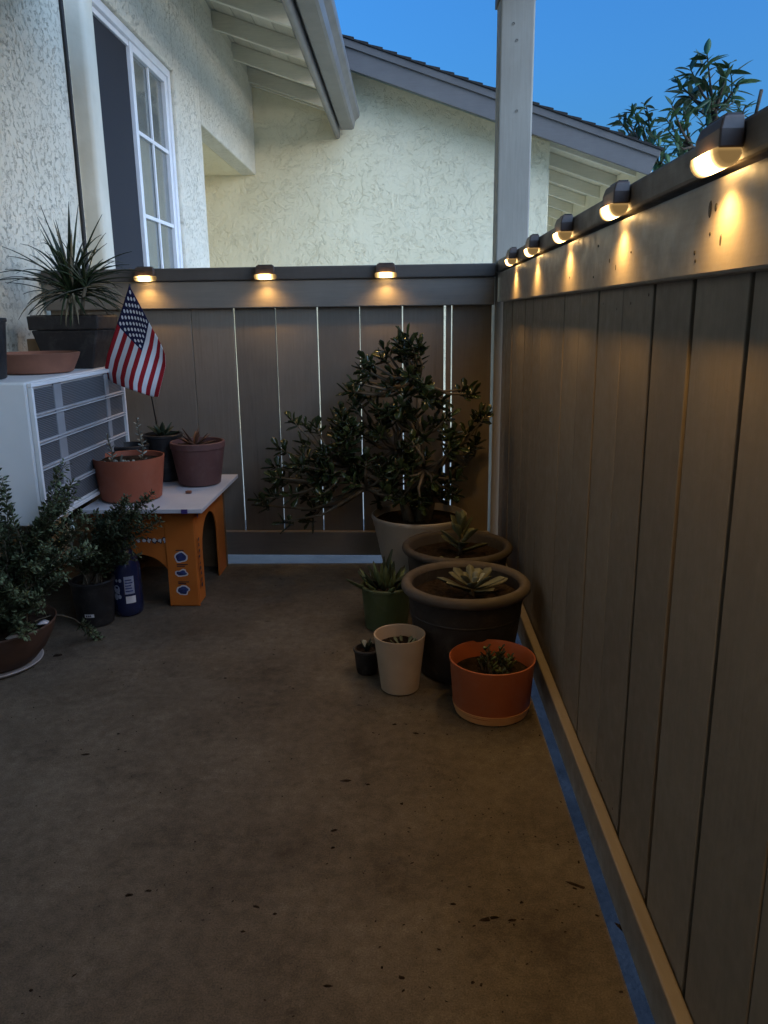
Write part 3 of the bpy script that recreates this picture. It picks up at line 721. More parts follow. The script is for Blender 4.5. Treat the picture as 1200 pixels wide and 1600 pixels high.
for tp in tips:
    t_ = tp-jo
    mv = min(mains, key=lambda m_: (m_-t_).length + (.25 if m_.z > t_.z+.15 else 0))
    mid = mv.lerp(t_, .5) + Vector((jr.uniform(-.02, .02), jr.uniform(-.02, .02), -.025*abs(t_.x-mv.x)/.2))
    wood.tube([mv, mid, t_], [.008, .006, .0035], 5)
    ax_ = (t_-mid).normalized(); 
    if ax_.z < .1: ax_ = (ax_+Vector((0, 0, .5))).normalized()
    side = ax_.cross(Vector((jr.uniform(-1, 1), jr.uniform(-1, 1), .3))).normalized()
    for k in range(4):
        side = Quaternion(ax_, R(90)+jr.uniform(-.3, .3)) @ side
        at_ = t_ - ax_*(.012*(3-k)) if k < 3 else t_
        for sg in (-1, 1):
            d = (side*sg*(1.1 if k < 3 else .5) + ax_*(.35+.15*k)).normalized()
            leaves.append((at_, d, jr.uniform(.72, 1.18), jr.uniform(-.6, .6)))
wood.build('stems', 'jadewood', J, smooth=True)
leaves.sort(key=lambda q: q[0].y)
for (p, d, s_, ro) in leaves[:300]: put_leaf(JL, J, p, d, s_, ro)
mb = MB(); lv = [Vector(v.co) for v in JL.vertices]; lf = [tuple(p.vertices) for p in JL.polygons]
for (p, d, s_, ro) in leaves[300:]:
    T = Matrix.Translation(p) @ orient(d, roll=ro) @ Matrix.Scale(s_, 4); mb.add([T @ v for v in lv], lf)
tag(mb.build('foliage', 'jade', J, smooth=True), kind='stuff')

# ---- two wide round-rimmed tubs
def tub_prof(rb, rt, h, rim):
    p = [(.0005, .002), (rb*.93, .002), (rb, .012)]
    for k in range(1, 9):
        t = k/8; p.append((rb+(rt-rim*1.2-rb)*t**.8, .012+(h-rim*2-.012)*t))
    for k in range(11):
        a = R(-100+k*28); p.append((rt-rim+rim*math.cos(a), h-rim+rim*math.sin(a)))
    p += [(rt-2*rim-.004, h*.8), (rt-2*rim-.01, h*.6), (.001, h*.6)]
    return p
def band(t, rb, rt, h, rim, z):
    k = (z/h)**.8; r = rb+(rt-rim*1.2-rb)*k
    MB().lathe([(r-.004, z-.006), (r+.0035, z-.003), (r+.0035, z+.003), (r-.002, z+.006)], 44).build('band', 'darkp', t, smooth=True)
T2 = potted('potted_succulent', 'leafy upright succulent in the wide grey-brown tub behind the rosette pot', 'plant', .195, 2.925, 0, 'greyp', tub_prof(.165, .212, .262, .016), .178, .215)
T1 = potted('potted_succulent', 'pale rosette succulent in the largest dark round-rimmed tub', 'plant', .186, 2.375, 0, 'darkp', tub_prof(.145, .203, .305, .0165), .168, .255)
band(T1, .145, .203, .305, .0165, .205)
rim = MB(); pr = []
for k in range(11):
    a = R(-100+k*28); pr.append((.203-.0165+.0175*math.cos(a), .305-.0165+.0175*math.sin(a)))
rim.lathe(pr, 48).build('rim', 'darkrim', T1, smooth=True)
PL = leaf_mesh('leaf', 'paddle', .085, .036, .010, .10, n=6, cup=.25, shape='spoon')
pr_ = random.Random(3)
MB().tube([(.012, 0, .2), (.014, .0, .27), (.018, .004, .325)], [.010, .009, .006], 7).build('stem', 'jadewood', T2, smooth=True)
for k in range(13):
    a = k*2.4; z = .235+.007*k; el = .15+.09*k
    put_leaf(PL, T2, Vector((.014, 0, z)), Vector((math.cos(a)*math.cos(el), math.sin(a)*math.cos(el), math.sin(el))), 1.25-.03*k, pr_.uniform(-.3, .3))
for k in range(5):
    a = pr_.uniform(0, 6.28); put_leaf(PL, T2, Vector((-.05+pr_.uniform(-.03, .03), -.10, .222)), Vector((math.cos(a), math.sin(a), .4)), .4, pr_.uniform(-1, 1))
RL = leaf_mesh('leaf', 'rosette', .112, .040, .010, .12, n=7, cup=.3, shape='spoon')
RS = leaf_mesh('leaf', 'ghost', .075, .046, .010, .20, n=7, cup=.3, shape='spoon')
MB().tube([(.02, -.015, .24), (.022, -.017, .275)], [.012, .009], 8).build('stem', 'jadewood', T1, smooth=True)
for k in range(17):
    a = k*2.399+.4; el = .08+.045*k
    put_leaf(RL if k < 13 else RS, T1, Vector((.022+.008*math.cos(a), -.017+.008*math.sin(a), .274+.0015*k)), Vector((math.cos(a)*math.cos(el), math.sin(a)*math.cos(el), math.sin(el))), 1.05-.035*k, pr_.uniform(-.25, .25))

# ---- green glazed pot with striped succulent
T = potted('potted_succulent', 'bushy dark succulent in a small green pot left of the dark tub', 'plant', -.075, 2.735, 0, 'greenp', pot_profile(.078, .090, .165, .012, .004), .082, .150)
HL = leaf_mesh('leaf', 'haworthia', .085, .026, .009, .28, n=6, cup=.35, shape='lance')
DL = leaf_mesh('leaf', 'darksuc', .085, .026, .009, .2, n=6, cup=.35, shape='lance')
for k in range(26):
    a = k*2.4; r_ = .012+.055*(k/26); el = 1.25-.04*k
    put_leaf(HL if k % 3 else DL, T, Vector((r_*math.cos(a), r_*math.sin(a), .152)), Vector((math.cos(a)*math.cos(el), math.sin(a)*math.cos(el), math.sin(el))), .8+.3*pr_.random(), pr_.uniform(-.4, .4))
for k, (dx, dz) in enumerate(((.0, 1), (.25, 1), (-.3, .9), (.9, .35), (-1, .12))):
    put_leaf(DL, T, Vector((.005*k, -.01, .165)), Vector((dx, -.05, dz)), 1.25 if k else 1.6, 0)

# ---- beige tapered pot
T = potted('potted_seedling', 'tall tapered beige pot with low soil in front of the green pot', 'plant', -.022, 2.232, 0, 'beigep', pot_profile(.058, .0785, .181, 0, 0, .005), .0705, .142)
for k in range(9):
    a = k*2.4; put_leaf(PL, T, Vector((.012+.02*math.cos(a), .012*math.sin(a), .144)), Vector((math.cos(a), math.sin(a), .7)), .33, pr_.uniform(-1, 1))
# ---- small black pot peeking out behind it
T = potted('potted_cutting', 'tiny black pot with pale leaf tip half hidden behind the beige pot', 'plant', -.128, 2.345, 0, 'blackp', pot_profile(.034, .042, .085, .008, .003), .036, .075)
for k in range(6):
    a = k*2.4; put_leaf(RS if k < 2 else DL, T, Vector((0, 0, .075)), Vector((math.cos(a), math.sin(a), 1.2)), .48, 0)

# ---- orange pot with attached saucer
T = potted('potted_succulent', 'orange plastic pot with peach saucer nearest the right fence', 'plant', .243, 2.095, 0, 'orange', [(.0005, .018), (.106, .018), (.110, .024), (.1195, .15), (.1225, .163), (.1225, .168), (.119, .169), (.112, .150), (.11, .08), (.001, .08)], .112, .120)
o = MB().lathe([(.0005, .0015), (.098, .0015), (.104, .006), (.1105, .026), (.1125, .034), (.1095, .034), (.104, .012), (.001, .010)], 44).build('saucer', 'peach', T, smooth=False); smooth_angle(o)
mb = MB(); cl = random.Random(5)
SB = leaf_mesh('leaf', 'darksuc', .026, .014, .006, .2, n=4, cup=.3, shape='spoon')
SG = leaf_mesh('leaf', 'haworthia', .026, .014, .006, .2, n=4, cup=.3, shape='spoon')
for j in range(9):
    c = Vector((.01+cl.uniform(-.035, .045), -.01+cl.uniform(-.035, .035), .118)); hh = cl.uniform(.02, .085)
    MB().tube([c, c+Vector((cl.uniform(-.01, .01), 0, hh))], [.004, .003], 5).build('stem', 'jadewood', T)
    for k in range(9):
        a = k*2.4; put_leaf(SG if (j+k) % 3 == 0 else SB, T, c+Vector((0, 0, hh*(.35+.65*k/8))), Vector((math.cos(a), math.sin(a), .55)), 1.0-.04*k, cl.uniform(-.5, .5))
# ================================================================== TABLE OF CARDBOARD AND WHITE BOARD
BX0, BX1, BY0, BY1, BH = -1.225, -.822, 2.945, 3.46, .398
BXT = thing('cardboard_box', 'orange printed cardboard box with arched openings, used as a pot stand', 'box', (BX1, BY0, 0))
def arch_panel(w, h, ax0, ax1, ah, t, n=14):
    # panel in local (u, z), arch opening from ax0 to ax1 with crown at ah
    c = (ax0+ax1)/2; r = (ax1-ax0)/2; z0 = ah-r*.95
    arc = [(c-r*math.cos(math.pi*k/n), z0+r*.95*math.sin(math.pi*k/n)) for k in range(n+1)]
    quads = []
    quads.append([(0, 0), (ax0, 0), (ax0, z0), (0, z0)]); quads.append([(ax1, 0), (w, 0), (w, z0), (ax1, z0)])
    quads.append([(0, z0), (ax0, z0), (ax0, h), (0, h)]); quads.append([(ax1, z0), (w, z0), (w, h), (ax1, h)])
    for a, b2 in zip(arc[:-1], arc[1:]): quads.append([a, b2, (b2[0], h), (a[0], h)])
    return quads
def panel(name, quads, place, t, mat='cardboard'):
    mb = MB()
    for q in quads:
        vs = [place(u, z, 0) for u, z in q]+[place(u, z, t) for u, z in q]
        mb.add(vs, [(0, 1, 2, 3), (7, 6, 5, 4), (0, 4, 5, 1), (1, 5, 6, 2), (2, 6, 7, 3), (3, 7, 4, 0)])
    o = mb.build(name, mat, BXT)
    bm = bmesh.new(); bm.from_mesh(o.data); bmesh.ops.remove_doubles(bm, verts=bm.verts, dist=1e-5); bm.to_mesh(o.data); bm.free()
    return o
wf, dp_ = BX1-BX0, BY1-BY0
front = panel('front_panel', arch_panel(wf, BH, .055, wf-.105, .215, .006), lambda u, z, t: Vector((BX0-BX1+u, t, z)), .006)
side = panel('side_panel', arch_panel(dp_, BH, .11, dp_-.14, .325, .006), lambda u, z, t: Vector((-.0065-t, .0065+u*.985, z)), .006)
panel('back_panel', [[(0, 0), (wf, 0), (wf, BH), (0, BH)]], lambda u, z, t: Vector((BX0-BX1+u, dp_-t, z)), .006, 'cardin')
panel('side_panel', [[(0, 0), (dp_, 0), (dp_, BH), (0, BH)]], lambda u, z, t: Vector((BX0-BX1+.007+t, .0065+u*.98, z)), .006, 'cardin')
B('top_panel', 'cardin', BXT, BX0-BX1, -.003, .0, dp_, BH+.0005, BH+.0045, 0)
B('tab', 'cardboard', BXT, -.118, -.002, -.006, -.0008, .004, BH-.004, .002)     # folded corner flap standing proud of the front
# print on the flap: three blue pictures with white outlines and a caption bar each
def blob(parent, name, mat, cx, cz, rx, rz, y, seed, axis='y', n=18, amp=.28):
    pts = []
    for k in range(n):
        a = 2*math.pi*k/n; r_ = 1+amp*noise.noise(Vector((math.cos(a)*1.4+seed*3.1, math.sin(a)*1.4, seed)))*1.5
        pts.append((cx+rx*r_*math.cos(a), cz+rz*r_*math.sin(a)))
    vs = [(p[0], y, p[1]) if axis == 'y' else (y, p[0], p[1]) for p in pts]
    return MB().add(vs, [tuple(range(n))]).build(name, mat, parent)
for i, z in enumerate((.205, .140, .068)):
    blob(BXT, 'printed_outline', 'inkwhite', -.062, z, .027, .021 if i != 1 else .015, -.0066, i+1)
    blob(BXT, 'printed_picture', 'inkblue', -.062, z, .021, .016 if i != 1 else .010, -.0070, i+1)
    for k in range(2 if i else 1):
        B('printed_caption', 'ink', BXT, -.080, -.048+.012*k, -.0072, -.0064, z+.0265+.007*k, z+.0300+.007*k, 0)
g = random.Random(4)
for k in range(9):                            # vertical row of printed letters on the side, unreadable at this size
    z = .265-.024*k
    blob(BXT, 'printed_letter', 'ink', .045+.006*g.uniform(-1, 1), z, .010, .008, .0004-.0012+.0012, k+9, 'x', 9, .8)
for k in range(7):
    blob(BXT, 'printed_letter', 'inkpurple', .05+.028*k, .368+.004*g.uniform(-1, 1), .013, .013, .0006, k+29, 'x', 10, .6)
for k in range(6):
    blob(BXT, 'printed_letter', 'ink', -.225+.021*k, .272+.004*g.uniform(-1, 1), .0105, .011, -.0012, k+39, 'y', 10, .6)
    blob(BXT, 'printed_letter', 'inkwhite', -.225+.021*k, .2725, .0075, .008, -.0018, k+39, 'y', 10, .6)
TZ0 = .4035
o = B('board_top', 'board', None, -1.225, -.765, 2.85, 3.515, TZ0, TZ0+.0165, .002)
tag(o, 'white flat board lying on the orange cardboard box', 'board')
TZ = TZ0+.017
o = MB().box(-.012, .012, -.0015, .001, .0, .0165).build('tape', 'inkpurple', None, (-.83, 2.8485, TZ0)); o.parent = bpy.data.objects['board_top']
o.name = 'tape_tab'

def clump(T, mesh, x, y, z, n, s, el0=.3, el1=1.2, seed=1):
    q = random.Random(seed)
    for k in range(n):
        a = k*2.4+q.uniform(-.2, .2); el = el0+(el1-el0)*k/n
        put_leaf(mesh, T, Vector((x, y, z)), Vector((math.cos(a)*math.cos(el), math.sin(a)*math.cos(el), math.sin(el))), s*q.uniform(.85, 1.1), q.uniform(-.3, .3))
# terracotta-coloured pot with string-like succulent stems
T = potted('potted_succulent', 'terracotta coloured pot with two thin leafy stems at the front of the white board', 'plant', -1.092, 3.045, TZ, 'terra', pot_profile(.116, .137, .170, 0, 0, .005), .126, .150)
GL = leaf_mesh('leaf', 'ghost', .024, .013, .006, .2, n=4, cup=.3, shape='spoon')
for (sx, sy, hh, nn) in ((-.058, -.03, .115, 15), (.045, .02, .17, 20)):
    pts = [Vector((sx+.006*math.sin(k*.9), sy, .148+hh*k/6)) for k in range(7)]
    MB().tube(pts, .003, 5).build('stem', 'jadewood', T, smooth=True)
    for k in range(nn):
        t_ = k/nn; p = pts[min(5, int(t_*6))].lerp(pts[min(6, int(t_*6)+1)], t_*6-int(t_*6)); a = k*2.4
        put_leaf(GL, T, p, Vector((math.cos(a), math.sin(a), .25)), 1.05-.45*t_, pr_.uniform(-.4, .4))
put_leaf(RS, T, Vector((-.012, -.06, .148)), Vector((.05, -.1, 1)), .52)
for k in range(8): put_leaf(GL, T, Vector((-.05+.014*k, -.075+.01*(k % 3), .152)), Vector((pr_.uniform(-1, 1), -.6, .5)), .9, pr_.uniform(-1, 1))
T = potted('potted_succulent', 'maroon plastic pot with reddish spiky leaves at the right of the white board', 'plant', -.887, 3.315, TZ, 'purple', pot_profile(.088, .112, .185, .028, .004), .104, .165)
RD = leaf_mesh('leaf', 'redsuc', .105, .020, .008, -.04, n=6, cup=.35, shape='lance')
clump(T, RD, -.005, -.02, .162, 13, .85, .35, 1.15, 5)
T = potted('potted_succulent', 'black nursery pot with dark spiky succulent, rear of the white board', 'plant', -1.062, 3.405, TZ, 'blackp', pot_profile(.066, .082, .205, .014, .004), .078, .19)
DK = leaf_mesh('leaf', 'darksuc', .08, .026, .008, .05, n=6, cup=.3, shape='lance')
clump(T, DK, 0, 0, .190, 11, .95, .3, 1.2, 8)
FLAGPOT = T
T = potted('nursery_pot', 'plain black nursery pot between the terracotta pot and the grille', 'pot', -1.165, 3.268, TZ, 'blackp', pot_profile(.060, .078, .18, .014, .004), .074, .155)
MB().prism([(-.012, -.006), (.010, -.008), (.013, .004), (-.006, .008)], 'z', .0005, .012).build('chip', 'clay', None, (-.885, 3.118, TZ), bevel=.002)
o = bpy.data.objects['chip']; o.name = 'clay_chip'; tag(o, 'small reddish clay chip on the white board before the maroon pot', 'debris')

# ---- the flag
ft, fbm = on_y(203, 447, 3.17), on_y(244, 655, 3.345)
FG = thing('flag', 'small stars and stripes hand flag on a stick above the pots', 'flag', fbm)
MB().tube([Vector((0, 0, -.02)), (ft-fbm)*.5, (ft-fbm)], .0028, 8).build('stick', 'blackp', FG, smooth=True)
MB().lathe([(.0005, -.004), (.004, -.002), (.005, .002), (.003, .007), (.0005, .009)], 12).build('finial', 'blackp', FG, tuple(ft-fbm), smooth=True)
def zpx(x, y): return (x/4.615, 400+y/4.615)
def curve_pts(pts, t):
    L = [0]
    for a, b2 in zip(pts[:-1], pts[1:]): L.append(L[-1]+math.hypot(b2[0]-a[0], b2[1]-a[1]))
    d = t*L[-1]
    for i in range(len(pts)-1):
        if d <= L[i+1] or i == len(pts)-2:
            k = (d-L[i])/(L[i+1]-L[i]); return (pts[i][0]+(pts[i+1][0]-pts[i][0])*k, pts[i][1]+(pts[i+1][1]-pts[i][1])*k)
hoist = [(932, 212), (1000, 335), (1080, 490), (1150, 610), (1192, 712)]       # right upper edge
fly = [(772, 872), (800, 905), (880, 940), (960, 970), (1050, 1000), (1100, 1014), (1142, 1016)]
topedge = [(932, 212), (835, 520), (775, 705), (757, 800), (772, 872)]
botedge = [(1192, 712), (1195, 790), (1170, 900), (1142, 1016)]
NU, NV = 40, 39
fm = MB(); uvs = []
for i in range(NU+1):
    u = i/NU
    for j in range(NV+1):
        v_ = j/NV
        a, b2 = curve_pts(hoist, v_), curve_pts(fly, v_); c, d = curve_pts(topedge, u), curve_pts(botedge, u)
        px = (1-u)*a[0]+u*b2[0]+(1-v_)*c[0]+v_*d[0]-((1-u)*(1-v_)*hoist[0][0]+(1-u)*v_*hoist[-1][0]+u*(1-v_)*fly[0][0]+u*v_*fly[-1][0])
        py = (1-u)*a[1]+u*b2[1]+(1-v_)*c[1]+v_*d[1]-((1-u)*(1-v_)*hoist[0][1]+(1-u)*v_*hoist[-1][1]+u*(1-v_)*fly[0][1]+u*v_*fly[-1][1])
        X, Y = zpx(px, py)
        yy = 3.165 + .018*math.sin(v_*7.5+u*1.2)*(.3+u) - .03*v_ + .05*(1-v_)*(1-v_)*u + .012*math.sin(u*5)
        fm.v.append(tuple(on_y(X, Y, yy)-fbm)); uvs.append((u, v_))
for i in range(NU):
    for j in range(NV):
        a = i*(NV+1)+j; fm.f.append((a, a+1, a+NV+2, a+NV+1))
me = bpy.data.meshes.new('cloth'); me.from_pydata(fm.v, [], fm.f); me.update(); me.materials.append(MT['flag'])
ul = me.uv_layers.new(name='UVMap')
for lp in me.loops: ul.data[lp.index].uv = uvs[lp.vertex_index]
for p in me.polygons: p.use_smooth = True
o = link('cloth', me, FG); sm = o.modifiers.new('thickness', 'SOLIDIFY'); sm.thickness = .0008

# ================================================================== THINGS ON TOP OF THE AIR CONDITIONER
AT = AZ1+.001
dn = Vector((-1.335, 3.245, AT))
D = thing('potted_dracaena', 'spiky long-leaved dracaena in a dark square planter on the air conditioner', 'plant', dn)
def frustum(mb, w0, w1, d0, d1, z0, z1):
    vs = [(-w0, -d0, z0), (w0, -d0, z0), (w0, d0, z0), (-w0, d0, z0), (-w1, -d1, z1), (w1, -d1, z1), (w1, d1, z1), (-w1, d1, z1)]
    return mb.add(vs, [(3, 2, 1, 0), (4, 5, 6, 7), (0, 1, 5, 4), (1, 2, 6, 5), (2, 3, 7, 6), (3, 0, 4, 7)])
mb = MB(); frustum(mb, .092, .131, .085, .108, 0, .150); mb.build('planter', 'browntub', D, bevel=.006)
mb = MB(); frustum(mb, .138, .140, .113, .115, .151, .205); mb.build('planter_rim', 'browntub', D, bevel=.005)
MB().box(-.128, .128, -.105, .105, .2055, .2085).build('soil', 'soil', D)
MB().tube([(.0, 0, .20), (.006, .0, .25), (.004, .0, .30)], [.016, .014, .012], 8).build('stem', 'jadewood', D, smooth=True)
MB().tube([(.045, -.03, .20), (.06, -.034, .27), (.075, -.035, .315)], [.009, .008, .007], 8).build('stem', 'jadewood', D, smooth=True)
drng = random.Random(21)
def strap_leaf(p, d, L, W, droop, mat):
    mb = MB(); n = 9; pos = Vector(p); dirv = d.normalized(); side = dirv.cross(Vector((0, 0, 1)))
    side = side.normalized() if side.length > .1 else Vector((1, 0, 0))
    vs = []; fs_ = []
    for i in range(n+1):
        t = i/n; wd = W*.5*min(1, .6+t*1.6)*(1-t**2.5)+.0004
        nrm = side.cross(dirv).normalized()
        vs += [pos-side*wd+nrm*wd*.45, pos, pos+side*wd+nrm*wd*.45, pos-nrm*.0012]
        dirv = (dirv + Vector((0, 0, -droop/n*(.4+1.2*t)))).normalized(); pos = pos+dirv*(L/n)
        side = (side - dirv*side.dot(dirv)).normalized()
    for i in range(n):
        a, b2 = 4*i, 4*i+4
        fs_ += [(a, b2, b2+1, a+1), (a+1, b2+1, b2+2, a+2), (a+2, b2+2, b2+3, a+3), (a+3, b2+3, b2, a)]
    mb.add(vs, fs_); return mb.mesh('leaf', mat, True)
def clip_ok(p, d, L):                        # keep the blades off the wall and the fence
    e = dn+Vector(p)+d.normalized()*L; return e.x > XW+.02 and e.y < YB-.07
c0 = Vector((.004, 0, .30))
hand = [((-.62, -.1, .62), .30, .5), ((-.35, .0, 1), .30, .15), ((-.22, -.1, 1), .33, .1), ((-.08, -.1, 1), .27, .1), ((.05, .05, 1), .34, .05), ((.20, -.05, 1), .33, .1), ((.45, -.1, .9), .33, .3), ((.75, -.1, .65), .31, .6), ((.95, -.15, .35), .30, .5), ((.9, .0, .55), .34, .9), ((-.8, -.25, .35), .31, .7), ((-.75, -.3, .6), .30, 1.1), ((1, -.1, .1), .27, .7), ((.8, -.3, -.1), .26, .6)]
for d, L, dr in hand:
    d = Vector(d)
    link('leaf', strap_leaf(c0, d, L, .019, dr, 'dracaena'), D)
cnt = 0
while cnt < 120:
    a = drng.uniform(0, 6.283); el = drng.uniform(-.25, 1.35)
    d = Vector((math.cos(a)*math.cos(el), math.sin(a)*math.cos(el)*.8-.05, math.sin(el))); L = drng.uniform(.17, .30)
    p = c0+Vector((0, 0, drng.uniform(-.04, .02))) if cnt < 95 else Vector((.075, -.035, .31))
    if not clip_ok(p, d, L*.95): continue
    link('leaf', strap_leaf(p, d, L*(1 if cnt < 95 else .8), drng.uniform(.010, .019), drng.uniform(.3, 1.5), 'dracaena' if drng.random() < .88 else 'dry'), D); cnt += 1
for k in range(3):
    link('leaf', strap_leaf(Vector((.03, -.06, .29)), Vector((.1*k, -.35, -.2)), .16, .012, 1.6, 'dry'), D)
# clay dish
o = MB().lathe([(.0005, .001), (.118, .001), (.126, .005), (.150, .055), (.156, .072), (.150, .074), (.142, .060), (.12, .02), (.001, .016)], 48, wob=.004).build('clay_dish', 'clay', None, (-1.372, 2.955, AT)); smooth_angle(o)
tag(o, 'shallow reddish brown clay dish on the air conditioner before the planter', 'dish')
o = MB().lathe(pot_profile(.062, .078, .200, .014, .004), 40).build('black_pot', 'blackp', None, (-1.400, 2.640, AT)); smooth_angle(o)
tag(o, 'black plastic pot on the air conditioner, cut by the left edge', 'pot')
mb = MB().box(-.045, .045, -.011, .011, 0, .115)
o = mb.build('wood_block', 'pinewood', None, (-1.513, 3.30, AT), bevel=.003); tag(o, 'raw wood block standing against the wall behind the dark planter', 'wood block')

# ================================================================== HERBS AND BOTTLE AT LOWER LEFT
hr = random.Random(31)
def herb(T, stems, leaf_s, tipsmat=.2, step=.0085):
    wood = MB(); A, Bm = MB(), MB()
    LM = leaf_mesh('tmp', 'herb', 1.0, .62, .04, .1, n=3, cup=.2, shape='lance'); lv = [Vector(v.co) for v in LM.vertices]; lf = [tuple(p.vertices) for p in LM.polygons]
    for (p0, p1, bend, bare) in stems:
        p0, p1 = Vector(p0), Vector(p1); n = 12; L = (p1-p0).length
        pts = [p0.lerp(p1, k/n)+Vector(bend)*math.sin(math.pi*k/n)+Vector((hr.uniform(-1, 1), hr.uniform(-1, 1), 0))*.004 for k in range(n+1)]
        wood.tube(pts, [.0028-.0018*k/n for k in range(n+1)], 5)
        m_ = int(L/step)
        for k in range(m_):
            t = bare+(1-bare)*k/m_; i = min(n-1, int(t*n)); q = pts[i].lerp(pts[i+1], t*n-i); ax_ = (pts[i+1]-pts[i]).normalized()
            sd = Quaternion(ax_, k*R(90)+hr.uniform(-.4, .4)) @ ax_.cross(Vector((.3, .8, .2))).normalized()
            for sg in (-1, 1):
                for rep in range(2):
                    d = (sd*sg+ax_*hr.uniform(.0, .9)+Vector((hr.uniform(-.3, .3), hr.uniform(-.3, .3), hr.uniform(-.1, .3)))).normalized()
                    T_ = Matrix.Translation(q+d*(.003+.008*rep)) @ orient(d, roll=hr.uniform(-.7, .7)) @ Matrix.Scale(leaf_s*hr.uniform(.6, 1.2)*(1-.35*t), 4)
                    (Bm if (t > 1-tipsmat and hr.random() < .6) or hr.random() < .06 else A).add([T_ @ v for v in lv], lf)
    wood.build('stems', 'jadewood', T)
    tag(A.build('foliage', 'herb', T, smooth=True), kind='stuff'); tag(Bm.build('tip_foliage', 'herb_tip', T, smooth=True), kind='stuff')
hx, hy = -1.372, 2.405
T = potted('potted_herb', 'overgrown small-leaved herb in a brown bowl at the lower left edge', 'plant', hx, hy, 0, 'brownclay', [(.0005, .012), (.10, .012), (.13, .02), (.165, .06), (.190, .11), (.200, .140), (.203, .148), (.200, .152), (.193, .146), (.18, .12), (.001, .10)], .186, .128)
o = MB().lathe([(.0005, .001), (.125, .001), (.143, .006), (.150, .014), (.146, .016), (.125, .0115), (.001, .0115)], 44, wob=.02).build('saucer', 'paleplastic', T); smooth_angle(o)
def hp(px, py, y): q = on_y(px, py, y); return (q.x-hx, q.y-hy, q.z)
def root(): a, r_ = hr.uniform(0, 6.28), .14*math.sqrt(hr.random()); return (r_*math.cos(a), r_*math.sin(a), .125)
stems = []
for (px, py, y) in [(102, 722, 2.44), (95, 760, 2.40), (118, 770, 2.46), (80, 790, 2.40), (60, 830, 2.38), (110, 830, 2.46), (130, 800, 2.47), (140, 850, 2.5), (5, 745, 2.38), (-8, 735, 2.36), (15, 790, 2.36), (2, 820, 2.4), (30, 870, 2.33), (60, 880, 2.30), (85, 880, 2.40), (100, 900, 2.36), (20, 920, 2.26), (45, 930, 2.26), (70, 930, 2.30), (0, 900, 2.28), (90, 860, 2.44), (0, 960, 2.24), (30, 970, 2.22), (55, 985, 2.26), (110, 790, 2.42), (75, 850, 2.34), (-15, 850, 2.3), (-20, 930, 2.26)]:
    stems.append((root(), hp(px, py, y), (hr.uniform(-.02, .02), hr.uniform(-.02, .01), .02), hr.uniform(.12, .3)))
stems.append((root(), hp(150, 860, 2.46), (.02, 0, .05), .5))
sprig = [(.12, .05, .13), hp(160, 1005, 2.62)]
stems.append((sprig[0], sprig[1], (0, 0, .06), .68))
herb(T, stems + [(root(), tuple(Vector(q[1])+Vector((hr.uniform(-.05, .05), hr.uniform(-.03, .01), hr.uniform(-.06, .0)))), q[2], .2) for q in stems[:28:2]], .024)
MB().lathe([(.001, 0), (.016, .004), (.019, .010), (.001, .016)], 12, wob=.4, seed=4).build('pebble', 'paleplastic', T, (.120, -.095, .128), smooth=True)
MB().lathe([(.001, 0), (.018, .003), (.020, .007), (.001, .010)], 12, wob=.4, seed=9).build('pebble', 'inkwhite', T, (.165, .02, .135), smooth=True)

hx, hy = -1.175, 2.775
T = potted('potted_herb', 'bushy herb in a black pot with a white sticker beside the blue bottle', 'plant', hx, hy, 0, 'blackp', pot_profile(.066, .078, .175, .012, .004), .072, .155)
stk = MB()
for k in range(7):                              # sticker wrapped on the pot
    a = R(-100)+R(28)*k/6; r_ = .0702; stk.v += [(r_*math.cos(a), r_*math.sin(a), .045), (r_*1.008*math.cos(a), r_*1.008*math.sin(a), .058)]
for k in range(6): stk.f.append((2*k, 2*k+2, 2*k+3, 2*k+1))
stk.build('sticker', 'inkwhite', T)
for k, (a0, w_) in enumerate(((-96, 4), (-90, 3), (-86, 1.5), (-83.5, 2.5))):
    q = MB()
    for kk in (0, 1):
        a = R(a0+w_*kk); q.v += [(.0707*math.cos(a), .0707*math.sin(a), .048), (.0711*math.cos(a), .0711*math.sin(a), .055)]
    q.f.append((0, 2, 3, 1)); q.build('sticker_print', 'ink', T)
stems = []
for (px, py, y) in [(200, 775, 2.72), (185, 790, 2.74), (240, 770, 2.74), (215, 800, 2.70), (170, 800, 2.76), (160, 830, 2.72), (195, 820, 2.72), (210, 850, 2.70), (150, 800, 2.74), (180, 845, 2.72), (130, 830, 2.74), (140, 860, 2.70), (165, 870, 2.68), (200, 868, 2.70), (120, 870, 2.70), (245, 795, 2.74), (175, 815, 2.66), (205, 790, 2.68)]:
    a, r_ = hr.uniform(0, 6.28), .05*math.sqrt(hr.random())
    stems.append(((r_*math.cos(a), r_*math.sin(a), .155), hp(px, py, y), (hr.uniform(-.01, .01), 0, .02), hr.uniform(.15, .4)))
herb(T, stems + [(q[0], tuple(Vector(q[1])+Vector((hr.uniform(-.03, .03), hr.uniform(-.02, .01), hr.uniform(-.05, .0)))), q[2], .3) for q in stems], .022, .3)

